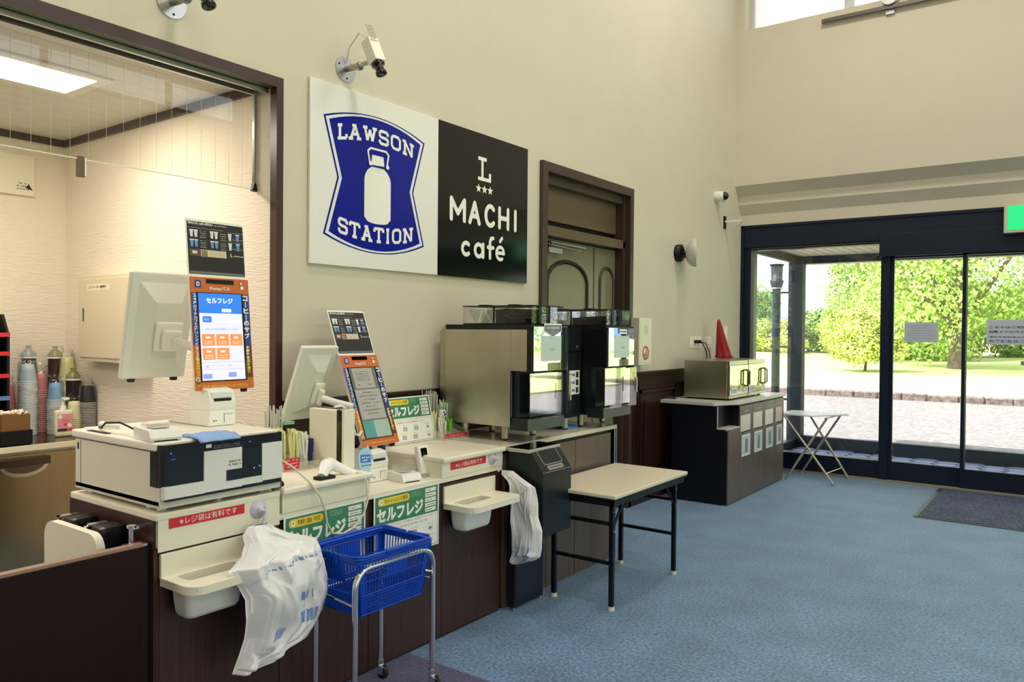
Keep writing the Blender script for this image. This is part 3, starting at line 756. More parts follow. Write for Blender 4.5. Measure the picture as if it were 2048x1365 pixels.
# ------------------------------------------------------------------ coffee machines
def cm(name, label, y0, y1, front, loc):
    t = thing(name, label, 'coffee machine', loc, 'coffee machines on the counter'); return t
Z0 = .912
def foot(b, x, y, h=.085, r=.021):
    b.mat(steel_m).cyl((x, y, Z0+.012), (x, y, Z0+h+.004), r, r*1.12, 20).cyl((x, y, Z0+.006), (x, y, Z0+.014), r*.8, r*.95, 20); b.mat(rubber_m).cyl((x, y, Z0), (x, y, Z0+.007), r*.85)
def machine(t, ys, yf, dark):
    """ys = left side plane, yf = right side"""
    O = t.location; xb, xf = -3.10, -2.61
    b = MB(O).mat(black_m if dark else steeld_m)
    b.box(xb, xf, ys, yf-.02, 1.0, 1.556, .004)
    b.mat(black_m if dark else steel_m).prism([(xb, 1.0), (xb-.045, 1.0), (xb-.045, 1.545), (xb, 1.585)], 'y', ys+.004, yf-.03)
    b.mat(black_m if dark else steeld_m).box(xf, -2.498, ys, ys+.012, 1.322, 1.556)
    b.build('housing', t)
    b = MB(O).mat(black_m).box(xb+.005, -2.47, ys-.001, yf, 1.556, 1.584, .003)
    b.box(xf+.0, -2.50, ys+.013, yf, 1.316, 1.556)
    b.box(-2.498, -2.466, ys, ys+.012, 1.316, 1.556).box(-2.498, -2.466, yf-.012, yf, 1.30, 1.556)
    b.mat(mat('recess_navy', (14, 24, 36), .35)).box(xf, -2.56, ys+.02, yf-.02, 1.055, 1.316).box(xf, xf+.004, ys, yf-.02, 1.0, 1.316)
    b.build('black_frame', t)
    b = MB(O).mat(mat('drip_tray_dark', (26, 32, 34), .35)).box(xf, -2.492, ys+.003, yf-.004, .985, 1.052, .003)
    b.mat(mat('drip_front_grey', (78, 86, 84), .35)).box(-2.492, -2.488, ys+.004, yf-.004, .986, 1.052); b.build('drip_tray', t)
    # upper mirror front
    MB(O).box(-2.466, -2.460, ys+.014, yf-.014, 1.322, 1.575, .002).build('upper_front', t, mirror_m)
    p = Print((-2.460, ys+.014, 1.322), (0, 1, 0), (0, 0, 1), O); W = yf-ys-.028
    p.rect(.20*W, .055, .80*W, .20, mat('front_paper', (196, 214, 214), .3), 1)
    p.rect(.40*W, .0, .78*W, .045, gloss_m, 1); p.squiggle(.46*W, .125, .14*W, .006, inkg_m, 2, 2, 1.8, 2)
    if not dark:
        p.poly([(.28*W, .30-.03), (.80*W, .30-.03), (.80*W, .225), (.54*W, .19), (.28*W, .225)], paper_m, 3)
        p.poly([(.295*W, .262), (.785*W, .262), (.785*W, .229), (.54*W, .197), (.295*W, .229)], gloss_m, 4); p.squiggle(.34*W, .24, .38*W, .012, paper_m, 5, 1, 1, 8)
    else:
        p.rect(.34*W, .215, .74*W, .252, gloss_m, 1); p.rect(.40*W, .212, .70*W, .244, alu_m, 2); p.squiggle(.43*W, .222, .23*W, .012, ink_m, 3)
    p.build('front_sticker', t)
    # lower door, a clear box in front of the cup recess
    d = MB(O).mat(mat('door_panel_silver', (236, 238, 240), .04, metal=1)).box(-2.500, -2.494, ys+.03, yf-.008, 1.066, 1.308)
    d.build('cup_door', t)
    d = MB(O).mat(clear_m).box(-2.480, -2.440, ys+.012, ys+.018, 1.052, 1.31).box(-2.447, -2.440, ys+.012, yf-.002, 1.052, 1.31).box(-2.480, -2.440, yf-.008, yf-.002, 1.052, 1.31).box(-2.48, -2.44, ys+.012, yf-.002, 1.052, 1.056)
    d.mat(alu_m).box(-2.444, -2.438, yf-.010, yf-.002, 1.14, 1.24); d.build('clear_cover', t)
    for fx_, fy_ in ((-2.70, ys+.07), (-2.70, yf-.02), (-3.0, ys+.07), (-3.0, yf-.04)): f = MB(O); foot(f, fx_, fy_); f.build('foot', t)
    # bean hoppers: clear boxes with lids
    h = MB(O).mat(clear_m); z0, z1 = 1.586, 1.690
    ym = (ys+yf)/2+.02
    for ya, yb in ((ys+.045, ym-.008), (ym+.008, yf-.02)):
        for xa, xb_ in ((-3.0, -2.77), (-2.765, -2.49)):
            w_ = .003
            h.box(xa, xb_, ya, ya+w_, z0, z1).box(xa, xb_, yb-w_, yb, z0, z1).box(xa, xa+w_, ya, yb, z0, z1).box(xb_-w_, xb_, ya, yb, z0, z1)
            h.box(xb_-w_-.004, xb_-w_, ya, yb, z0, z1)
            k = Matrix.Identity(4)
            h.prism([(xa+.03, z1-.012), (xa+.034, z1-.012), (xa+.10, z0), (xa+.096, z0)], 'y', ya+.004, yb-.004).prism([(xb_-.03, z1-.012), (xb_-.034, z1-.012), (xb_-.10, z0), (xb_-.096, z0)], 'y', ya+.004, yb-.004)
    h.build('hopper', t)
    h = MB(O).mat(bean_m)
    for ya, yb in ((ys+.05, ym-.013), (ym+.013, yf-.025)):
        h.prism([(-2.72, z0), (-2.60, z0), (-2.535, z1-.018 if not dark else z1-.04), (-2.68, z1-.012 if not dark else z1-.045), (-2.757, z1-.02 if not dark else z1-.055), (-2.757, z0)], 'y', ya, yb)
    h.build('coffee_beans', t)
    h = MB(O).mat(black_m)
    for ya, yb in ((ys+.042, ym-.005), (ym+.005, yf-.017)):
        h.box(-3.003, -2.487, ya, yb, z1, z1+.006, .002).box(-2.92, -2.86, (ya+yb)/2-.03, (ya+yb)/2+.03, z1+.006, z1+.013).box(-2.70, -2.64, (ya+yb)/2-.03, (ya+yb)/2+.03, z1+.006, z1+.013)
    h.box(-3.0, -2.49, ys+.045, yf-.02, z0-.001, z0+.006).box(-2.772, -2.762, ys+.043, ys+.047, z0, z1)
    h.box(-2.49, -2.486, ys+.10, ys+.125, z0, z1).box(-2.49, -2.486, ym-.006, ym+.006, z0, z1)
    h.build('hopper_lid', t)
t = cm('coffee_machine', 'steel-sided coffee machine nearer the tills with mirrored front and bean hoppers', 3.55, 3.93, 0, (-2.75, 3.72, Z0)); machine(t, 3.55, 3.93, False)
b = MB(t.location).mat(steeld_m).box(-2.611, -2.609, 3.547, 3.551, 1.0, 1.556).box(-2.6, -2.598, 3.547, 3.551, 1.06, 1.31); b.build('side_seam', t, alu_m)
t = cm('coffee_machine', 'black-sided coffee machine nearer the side door with mirrored front and bean hoppers', 4.40, 4.78, 0, (-2.75, 4.6, Z0)); machine(t, 4.40, 4.78, True)
t = thing('milk_cooler', 'slim black unit with lock and instruction sticker between the two coffee machines', 'milk unit', (-2.85, 4.28, Z0)); O = t.location
b = MB(O).box(-3.1, -2.66, 4.14, 4.395, .99, 1.575, .004); b.build('housing', t, black_m)
b = MB(O).mat(mat('cooler_door', (24, 28, 34), .3)).box(-2.66, -2.652, 4.215, 4.39, 1.005, 1.41, .002).box(-2.66, -2.652, 4.215, 4.39, 1.42, 1.565, .002); b.build('door', t)
MB(O).mat(chrome_m).cyl((-2.652, 4.345, 1.445), (-2.645, 4.345, 1.445), .011).build('lock', t)
p = Print((-2.652, 4.245, 1.14), (0, 1, 0), (0, 0, 1), O); p.rect(0, 0, .125, .155, paper_m, 1)
for i in range(3): p.disc(.018, .13-i*.05, .006, ink_m, 2); p.rect(.08, .108-i*.05, .112, .145-i*.05, ink_m, 2); p.rect(.03, .118-i*.05, .07, .135-i*.05, inkg_m, 2)
p.build('instruction_sticker', t)
for fx_, fy_ in ((-2.70, 4.27), (-3.0, 4.26), (-3.0, 4.36)): f = MB(O); foot(f, fx_, fy_, .08, .023); f.build('foot', t)
b = MB().box(-2.83, -2.70, 4.30, 4.44, Z0, Z0+.012, .004).box(-2.80, -2.72, 4.32, 4.40, Z0+.012, Z0+.020, .004); tag(b.build('cleaning_cloth', None, cloth2_m), 'folded bright blue cloth on the coffee counter under the black machines', 'cloth')

# ------------------------------------------------------------------ cash machine on the first section
t = thing('cash_machine', 'white coin and note machine with black glossy front at the first till', 'cash machine', (-2.85, 1.69, .905)); O = t.location
X0, X1, Y0, Y1 = -3.17, -2.56, 1.442, 1.94
MB(O).box(X0, X1, Y0, Y1, .928, 1.128, .003).build('housing', t, mat('register_white', (226, 222, 208), .4))
b = MB(O).mat(mat('register_white2', (238, 234, 222), .4)).box(X0-.01, X1-.01, Y0-.012, Y1+.004, 1.120, 1.150, .010, 3)
b.box(X0+.02, X1-.20, Y0+.02, Y1-.02, 1.148, 1.156, .003)
b.mat(gap_m).box(X0+.09, X0+.24, Y0-.0, Y0+.04, 1.1505, 1.1525).box(X0, X1-.02, Y0-.0008, Y0, 1.1155, 1.118).box(X0+.045, X0+.047, Y0-.0008, Y0, .935, 1.112).box(X0+.02, X0+.03, Y0-.0012, Y0, 1.075, 1.10)
b.build('lid', t)
# black glossy front, wraps the near corner
b = MB(O).mat(gloss_m); r = .03
pf = [(X1-.055, Y0-.003), (X1-.012, Y0-.003)]+[(X1-.012+.026*sin(radians(a)), Y0-.003+.026*(1-cos(radians(a)))) for a in range(15, 91, 15)]+[(X1+.014, Y1), (X1-.055, Y1)]
b.prism(pf, 'z', .995, 1.142)
b.prism([(X1-.03, Y0+.012), (X1+.014, Y0+.02), (X1+.014, Y1), (X1-.03, Y1)], 'z', .945, 1.0)
b.build('glossy_front', t)
b = MB(O).mat(pale_m)
b.prism([(X1+.010, Y0+.0)]+[(X1+.012+.012*sin(radians(a)), Y0+.012-.012*cos(radians(a))) for a in range(0, 91, 18)]+[(X1+.024, 1.60), (X1+.010, 1.60)], 'z', .955, .998)
b.box(X1+.013, X1+.020, 1.60, 1.757, .955, 1.104, .002)
b.box(X1+.013, X1+.020, 1.845, Y1, .962, 1.106, .002).box(X1+.013, X1+.018, 1.75, 1.85, .958, .985)
b.build('pale_front', t)
b = MB(O).mat(mat('notch_navy', (12, 22, 44), .2)).box(X1+.018, X1+.0215, 1.69, 1.757, .985, 1.025).mat(gloss_m).box(X1+.014, X1+.022, 1.757, 1.843, .985, 1.10, .004); b.build('slot', t)
p = Print((X1+.0142, 0, 0), (0, 1, 0), (0, 0, 1), O)
p.disc(1.476, 1.112, .003, blueled_m, 2); p.rect(1.475, 1.088, 1.492, 1.093, mat('led_dim', (40, 40, 160), .4, emit=(40, 50, 200), es=.6), 2)
p.build('indicator_light', t); p = Print((X1+.0142, 0, 0), (0, 1, 0), (0, 0, 1), O); p.disc(1.782, 1.122, .0028, blueled_m, 30); p.build('indicator_light', t); p = Print((X1+.0142, 0, 0), (0, 1, 0), (0, 0, 1), O); p.rect(1.61, 1.115, 1.632, 1.128, paper_m, 2); p.squiggle(1.64, 1.117, .11, .005, inkg_m, 2, 2, 1.5)
p.build('upper_marks', t); p = Print((X1+.0142, 0, 0), (0, 1, 0), (0, 0, 1), O); p.squiggle(1.70, 1.052, .05, .008, ink_m, 16, 2, 1.5, 6); p.disc(1.80, 1.02, .003, paper_m, 30); p.disc(1.825, 1.025, .003, paper_m, 30)
p.build('front_marks', t)
b = MB(O).mat(mat('base_greige', (206, 204, 190), .4)).box(X0, X1+.005, Y0, Y1, .922, .945)
b.mat(chrome_m)
b.build('base_plate', t)
for x, y in ((X1-.05, Y0+.04), (X1-.05, Y1-.05), (X1-.05, 1.70), (X0+.06, Y0+.04), (X0+.06, Y1-.05), (X1-.12, Y0+.04)): MB(O).cyl((x, y, .905), (x, y, .924), .019).build('foot', t, chrome_m)
b = MB(O).mat(mat('caster_grey', (70, 74, 90), .4)).cyl((X1-.01, 1.915, .922), (X1-.01, 1.95, .928), .014).mat(gap_m).cyl((X1-.01, 1.95, .928), (X1-.01, 1.962, .930), .012); b.build('lock_barrel', t)
# blue cloth on the machine, card tray reader, receipt printer
b = MB()
v = []; n = 8
for i in range(n+1):
    for j in range(n+1):
        x = -2.68+.155*i/n; y = 1.575+.165*j/n; v.append((x, y, 1.1515+.006*abs(sin(i*1.1+j*.9))+(.004 if 1 < i < 7 else 0)-(.012 if i == n else 0)))
m = len(v); v += [(q[0], q[1], 1.1505 if q[0] < -2.53 else 1.139) for q in v]
fs = []
for i in range(n):
    for j in range(n): k = i*(n+1)+j; fs += [(k, k+1, k+n+2, k+n+1), (m+k, m+k+n+1, m+k+n+2, m+k+1)]
rim = [i*(n+1) for i in range(n+1)]+[n*(n+1)+j for j in range(1, n+1)]+[i*(n+1)+n for i in range(n-1, -1, -1)]+[j for j in range(n-1, 0, -1)]
for a, c in zip(rim, rim[1:]+rim[:1]): fs.append((a, c, m+c, m+a))
b.add(v, fs, True); tag(b.build('cleaning_cloth', None, cloth_m), 'folded pale blue cloth on top of the cash machine', 'cloth')
def card_reader(loc, rz, label):
    t = thing('coin_tray_reader', label, 'card reader', loc, 'white card readers with clear cover', rz)
    b = MB().prism([(-.075, 0), (.075, 0), (.08, .012), (.065, .038), (-.07, .042), (-.08, .03)], 'y', -.055, .055).build('housing', t, mat('reader_white', (238, 236, 232), .35))
    p = Print((.0745, -.045, .003), (0, 1, 0), Vector((-.3, 0, 1)).normalized()); p.rect(.01, .008, .085, .022, mat('reader_blue', (30, 52, 150), .3), 3); p.build('card_slot', t)
    c = MB().mat(clear_m).prism([(-.04, .040), (.045, .038), (.03, .07), (-.03, .078)], 'y', -.045, .045); c.build('clear_cover', t)
    c = MB().mat(alu_m).box(-.03, .03, -.03, .03, .041, .05, .003); c.build('reader_plate', t)
    MB().box(.045, .078, -.04, .04, .0, .004).build('base_plate', t, black_m)
    return t
card_reader((-2.665, 1.495, 1.151), -.15, 'white card reader with clear cover on the cash machine')
card_reader((-2.69, 2.775, .809), -.2, 'white card reader with clear cover beside the second receipt printer')
def printer(loc, label, sc=1):
    t = thing('receipt_printer', label, 'printer', loc, 'white receipt printers')
    b = MB().mat(mat('printer_white', (240, 240, 234), .4))
    b.box(-.10, .045, -.06, .06, 0, .062, .006).prism([(-.10, .062), (.04, .062), (.046, .075), (.046, .098), (.03, .142), (-.01, .150), (-.10, .150)], 'y', -.057, .057)
    b.build('housing', t)
    p = MB().mat(gap_m).box(.040, .0475, -.038, .038, .100, .110).mat(pale_m).box(.03, .0465, -.045, .045, .112, .136, .003).box(.0455, .0475, -.054, .054, .088, .090); p.build('paper_slot', t)
    p = Print((.0455, -.06, 0), (0, 1, 0), (0, 0, 1)); p.disc(.02, .022, .003, ink_m, 1); p.disc(.03, .022, .003, ink_m, 1); p.rect(.065, .012, .068, .05, inkg_m, 1); p.rect(.065, .045, .105, .047, inkg_m, 1); p.build('status_marks', t)
    return t
printer((-2.83, 1.835, 1.157), 'white receipt printer under the lit first self-checkout screen')
printer((-2.80, 2.675, .809), 'white receipt printer under the steeply tilted second screen')

# ------------------------------------------------------------------ self-checkout screens
def checkout_display(y0, W, xb, zb, tilt, Hs, Hm, lit, label, sheet_h):
    """xb,zb: bottom front edge; tilt in degrees; Hs: screen unit height; Hm: menu board height"""
    a = radians(tilt); uy = Vector((-sin(a), 0, cos(a))); ux = Vector((0, 1, 0)); n = ux.cross(uy)
    t = thing('checkout_screen', label, 'screen', (xb, y0+W/2, zb), 'self-checkout screens facing the customers'); O = t.location
    o = Vector((xb, y0, zb))
    M = Matrix(((ux.x, uy.x, n.x, o.x), (ux.y, uy.y, n.y, o.y), (ux.z, uy.z, n.z, o.z), (0, 0, 0, 1)))
    MB(O).box(0, W, 0, Hs, -.022, -.0005, .008, 3, M=M).build('housing', t, white_m)
    b = MB(O).box(.02, W-.02, .03, Hs-.03, -.038, -.022, .008, 2, M=M); b.build('rear_cover', t, white_m)
    b = MB(O).mat(rubber_m)
    for x in (.03, W-.05): b.box(x, x+.028, -.014, .004, -.02, -.004, .006, M=M)
    b.build('foot_pads', t)
    p = Print(o, ux, uy, O)
    p.rect(-.004, .0, W+.006, Hs, orange_m, 1, .004)
    # printed sheet
    p.rect(.0, Hs*.40, .030, Hs*.86, sblue_m, 2); p.rect(W-.030, Hs*.40, W+.004, Hs*.86, sblue_m, 2)
    p.rect(W-.028, Hs*.10, W+.004, Hs*.40, sbrown_m, 2)
    p.rect(.024, .035, W-.024, Hs*.865, gloss_m, 3)
    p.rect(.07, Hs*.945, W-.065, Hs*.985, gloss_m, 3)
    p.rect(.018, Hs*.905, .046, Hs*.972, sblue_m, 3, .006); p.rect(.025, Hs*.92, .039, Hs*.957, paper_m, 4, .003); p.rect(.028, Hs*.928, .036, Hs*.949, orange_m, 5)
    p.disc(W-.03, Hs*.955, .009, sbrown_m, 3); p.disc(W-.03, Hs*.958, .006, pale_m, 4); p.disc(W-.026, Hs*.922, .008, paper_m, 3)
    p.text('Pontaパス', .085, Hs*.888, W-.17, Hs*.034, paper_m, 3, .02)
    p.vtext('24種のマチカフェドリンクが', .006, Hs*.85, .015, Hs*.0285, paper_m, 4, .02)
    p.vtext('コーヒーのサブ', W-.026, Hs*.85, .024, Hs*.050, paper_m, 4, .05)
    p.vtext('5/24まで', .007, Hs*.385, .011, Hs*.018, paper_m, 4, .02); p.vtext('180円引クーポン', .006, Hs*.285, .015, Hs*.024, syel_m, 4, .03)
    p.disc(.012, Hs*.075, .010, sbrown_m, 3); p.disc(.012, Hs*.075, .007, ink_m, 4); p.ring(.010, Hs*.10, .006, .009, paper_m, 4)
    p.vtext('期間限定', W-.022, Hs*.385, .014, Hs*.026, paper_m, 4, .04); p.vtext('5杯無料', W-.022, Hs*.265, .016, Hs*.028, syel_m, 4, .04)
    p.text('ひと月 180円から Pontaパス入会で マチカフェ', .03, .010, W-.055, .012, syel_m, 3, .01)
    p.build('printed_surround', t)
    sx0, sx1, sy0, sy1 = .030, W-.034, .040, Hs*.858; SW = sx1-sx0; SH = sy1-sy0
    s = Print(o+ux*sx0+uy*sy0+n*.0026, ux, uy, O)
    def em(nm, c, e): return mat(nm, c, .3, emit=c, es=e)
    if lit:
        bg_ = em('scr_lilac', (214, 214, 250), .62); bl = em('scr_blue', (44, 120, 224), .62); wh = em('scr_white', (236, 238, 255), .65); orr = em('scr_orange', (226, 140, 84), .6); gr = em('scr_grey', (140, 140, 175), .5); bb = em('scr_blue_button', (130, 150, 220), .6); rd = em('scr_red', (220, 90, 100), .5)
        s.rect(0, 0, SW, SH, bg_, 0); s.rect(0, SH*.77, SW, SH, bl, 1); s.text('セルフレジ', SW*.17, SH*.885, SW*.62, SH*.065, wh, 2, .03)
        s.rect(SW*.52, SH*.785, SW*.74, SH*.825, wh, 2, .003); s.squiggle(SW*.55, SH*.797, SW*.15, SH*.012, gr, 3)
        for i in range(4):
            x = SW*(.07+i*.215); s.rect(x, SH*.665, x+SW*.205, SH*.735, bl if i == 0 else wh, 1, .004); s.squiggle(x+SW*.03, SH*.705, SW*.12, SH*.010, wh if i == 0 else gr, 2, 2, 1.8, i)
        s.text('支払いの方法を選択してください', SW*.12, SH*.575, SW*.78, SH*.024, em('scr_text_blue', (120, 130, 200), .55), 1)
        for i, (c, r) in enumerate(((0, 0), (1, 0), (2, 0), (0, 1), (1, 1))):
            x = SW*(.03+c*.325); y = SH*(.395-r*.16); s.rect(x, y, x+SW*.295, y+SH*.135, orr, 1, .003)
            s.rect(x+SW*.09, y+SH*.085, x+SW*.19, y+SH*.105, wh, 2); s.squiggle(x+SW*.05, y+SH*.040, SW*.18, SH*.012, wh, 2); s.squiggle(x+SW*.04, y+SH*.018, SW*.20, SH*.008, wh, 2, 1, 1, 9)
        s.rect(0, SH*.205, SW, SH*.207, gr, 1); s.rect(0, SH*.125, SW, SH*.127, gr, 1)
        s.strokes([[(SW*.09, SH*.145), (SW*.15, SH*.175)], [(SW*.09, SH*.175), (SW*.15, SH*.145)]], .002, rd, 1)
        s.squiggle(SW*.38, SH*.16, SW*.10, SH*.014, em('scr_green', (90, 150, 160), .5), 1); s.squiggle(SW*.60, SH*.16, SW*.09, SH*.014, bl, 1)
        s.rect(SW*.02, SH*.02, SW*.22, SH*.075, bb, 1, .003); s.rect(SW*.60, SH*.03, SW*.79, SH*.085, bb, 1, .003)
    else:
        pp = mat('sheet_grey_paper', (176, 174, 170), .4); tq = mat('screen_teal', (96, 160, 160), .3); gp = mat('screen_grey', (118, 118, 116), .2)
        s.rect(0, 0, SW, SH, gp, 0); s.rect(SW*.10, SH*.70, SW*.86, SH*.99, pp, 1); s.rect(SW*.03, SH*.26, SW*.97, SH*.685, pp, 1)
        for i in range(5): s.squiggle(SW*.20, SH*(.93-i*.03), SW*.5, SH*.012, ink_m, 2, 1, 1, i)
        s.squiggle(SW*.18, SH*.74, SW*.12, SH*.02, ink_m, 2); s.squiggle(SW*.6, SH*.74, SW*.12, SH*.02, ink_m, 2)
        for i in range(7): s.squiggle(SW*(.12 if i % 2 else .3), SH*(.63-i*.05), SW*(.72 if i % 2 else .4), SH*.016, ink_m, 2, 1, 1, i+20)
        s.rect(0, 0, SW*.42, SH*.24, tq, 1); s.rect(SW*.42, 0, SW, SH*.24, mat('screen_pale_teal', (170, 196, 186), .3), 1)
    s.build('screen', t)
    # menu board on top
    om = o+uy*(Hs+.002)-n*.004
    Mm = Matrix(((ux.x, uy.x, n.x, om.x), (ux.y, uy.y, n.y, om.y), (ux.z, uy.z, n.z, om.z), (0, 0, 0, 1)))
    MB(O).box(-.006, W+.002, 0, Hm, -.002, 0.0, M=Mm).build('menu_board', t, paper_m)
    q = Print(om, ux, uy, O); q.rect(.0, .010, W-.004, Hm-.010, mat('menu_black', (26, 24, 22), .35), 1, .004)
    lg = mat('menu_light', (224, 222, 216), .5); cp = mat('menu_cup_blue', (96, 150, 214), .5); br = mat('menu_brown', (96, 74, 54), .5)
    q.text('MACHI café MENU', .006, Hm*.905, W*.42, Hm*.045, lg, 2, .03); q.squiggle(W*.47, Hm*.91, W*.22, Hm*.02, lg, 2)
    def cup(x, y, m_): q.poly([(x-.008, y+.014), (x+.008, y+.014), (x+.005, y-.014), (x-.005, y-.014)], m_, 2); q.rect(x-.009, y+.012, x+.009, y+.016, paper_m, 3)
    for j, (yy, mm_) in enumerate(((.745, pale_m), (.575, cp))):
        for x in (.07, .145, .42, .495): cup(W*x, Hm*yy, mm_)
        for k in range(4): q.squiggle(W*.215, Hm*(yy+.045-k*.037), W*.10, Hm*.016, lg, 2, 1, 1, k); q.squiggle(W*.57, Hm*(yy+.03-k*.037), W*.10, Hm*.016, lg, 2, 1, 1, k+3)
        q.rect(W*.70, Hm*(yy+.075), W*.98, Hm*(yy+.078), lg, 2)
        cup(W*.74, Hm*(yy-.01), pale_m); cup(W*.88, Hm*(yy-.01), cp); q.squiggle(W*.78, Hm*(yy-.05), W*.06, Hm*.016, lg, 2); q.squiggle(W*.91, Hm*(yy-.05), W*.07, Hm*.016, lg, 2)
    q.rect(.004, Hm*.845, W*.62, Hm*.848, lg, 2)
    q.rect(.006, Hm*.355, W*.215, Hm*.475, br, 2); q.rect(W*.07, Hm*.395, W*.15, Hm*.445, lg, 3); q.rect(W*.215, Hm*.355, W*.66, Hm*.475, mat('menu_tan', (222, 208, 176), .5), 2)
    for k in range(4): q.rect(W*.225, Hm*(.362+k*.027), W*.33, Hm*(.380+k*.027), br, 3); q.squiggle(W*.36, Hm*(.364+k*.027), W*.27, Hm*.010, inkg_m, 3, 1, 1, k)
    q.text('L', W*.735, Hm*.39, W*.035, Hm*.06, lg, 2, .05); q.text('MACHI café', W*.80, Hm*.395, W*.17, Hm*.025, lg, 2, .03)
    q.rect(.004, .012, W-.008, .022, mat('menu_edge_grey', (110, 112, 110), .4), 2)
    q.build('menu_print', t)
    # support stalk
    b = MB(O); c = o+ux*W*.5-n*.03
    b.tube([c+uy*Hs*.35, c+uy*Hs*.12-n*.05, Vector((xb-.16, y0+W*.5, zb-.06)), Vector((xb-.16, y0+W*.5, sheet_h))], .022, 12)
    b.box(xb-.24, xb-.08, y0+.02, y0+W-.04, sheet_h, sheet_h+.014, .005); b.build('stand', t, white_m)
    return t
checkout_display(1.752, .262, -2.84, 1.297, 5.8, .462, .236, True, 'lit upright self-checkout screen with orange surround and black menu board', 1.157)
checkout_display(2.622, .240, -2.81, .975, 21.5, .475, .245, False, 'steeply tilted grey self-checkout screen with orange surround and black menu board', .809)
# staff-side screens, seen from behind
def staff_display(x0, z0, x1, z1, y0, y1, label, sh, group='white staff screens seen from behind'):
    """bottom edge x0,z0 to top edge x1,z1; faces -x"""
    t = thing('staff_screen', label, 'screen', (x0, (y0+y1)/2, z0), group); O = t.location
    u = Vector((x1-x0, 0, z1-z0)); H = u.length; u.normalize(); ux = Vector((0, 1, 0)); n = ux.cross(u); o = Vector((x0, y0, z0)); W = y1-y0
    M = Matrix(((ux.x, u.x, n.x, o.x), (ux.y, u.y, n.y, o.y), (ux.z, u.z, n.z, o.z), (0, 0, 0, 1)))
    MB(O).box(0, W, 0, H, -.028, 0, .008, 3, M=M).build('housing', t, mat('housing_grey_white', (222, 222, 212), .4))
    b = MB(O).mat(MATS['housing_grey_white'])
    v0 = [(.035, .04, 0), (W-.035, .04, 0), (W-.035, H-.04, 0), (.035, H-.04, 0)]; v1 = [(.10, .09, .03), (W-.07, .09, .03), (W-.07, H-.12, .03), (.10, H-.12, .03)]
    b.add([M @ Vector(q) for q in v0+v1], [(0, 1, 5, 4), (1, 2, 6, 5), (2, 3, 7, 6), (3, 0, 4, 7), (4, 5, 6, 7)]); b.build('rear_bulge', t)
    MB(O).box(.008, W-.008, .008, H-.008, -.030, -.028, M=M).build('dark_panel', t, gloss_m)
    b = MB(O).box(.10, W-.06, H*.28, H*.56, .03, .05, .01, 2, M=M).box(.12, W-.08, H*.30, H*.50, .05, .085, .02, 3, M=M); b.build('mount', t, white_m)
    b = MB(O).mat(rubber_m)
    for x in (.035, W-.06): b.box(x, x+.03, -.016, .004, -.02, -.002, .007, M=M)
    b.build('foot_pads', t)
    b = MB(O); c = M @ Vector((W*.6, H*.40, .08)); b.tube([c, c+Vector((.06, .03, -.02)), c+Vector((.13, .08, -.04))], .018, 10); b.build('arm', t, white_m)
staff_display(-3.17, 1.335, -3.075, 1.775, 1.618, 1.90, 'white staff screen seen from behind, beside the lit first screen', 1.157)
staff_display(-3.145, 1.095, -2.985, 1.46, 2.40, 2.62, 'white staff screen seen from behind, beside the tilted second screen', .809)

# ================================================================== WALL OBJECTS
# shop sign: white half with the blue shield, black half
t = thing('shop_sign', 'large two-part shop sign, blue milk can shield on white and white letters on black', 'sign', (WX, 3.57, 2.36)); O = t.location
MB(O).box(WX+.004, WX+.020, 2.604, 3.586, 1.888, 2.843, .002).build('white_panel', t, signw_m)
MB(O).box(WX+.004, WX+.020, 3.586, 4.540, 1.888, 2.843, .002).build('black_panel', t, signb_m)
p = Print((WX+.020, 2.604, 1.888), (0, 1, 0), (0, 0, 1), O)
# local coordinates of the white half: u 0..0.982, v 0..0.955 ; shield outline from edge points
def shield(g):
    """outline shrunk by g"""
    pts = []
    xl, xr = .086+g, .857-g
    yt, yb = .780-g*.42, .161+g*.42; ym = .470; bulge = .070
    for i in range(13): f_ = i/12; pts.append((xl+(xr-xl)*f_, yt+bulge*4*f_*(1-f_)-.0))
    pts.append((xr-.095+g*.15, ym))
    for i in range(13): f_ = 1-i/12; pts.append((xl+(xr-xl)*f_, yb-(bulge+.005)*4*f_*(1-f_)))
    pts.append((xl+.095-g*.15, ym))
    return pts
def fan(pr, pts, m, l):
    pr.mat(m); v = [pr.P(.472, .470, l)]+[pr.P(x, y, l) for x, y in pts]; n = len(pts)
    pr.add(v, [(0, i+1, (i+1) % n+1) for i in range(n)])
fan(p, shield(0), royal_m, 1); fan(p, shield(.014), signw_m, 2); fan(p, shield(.037), royal_m, 3)
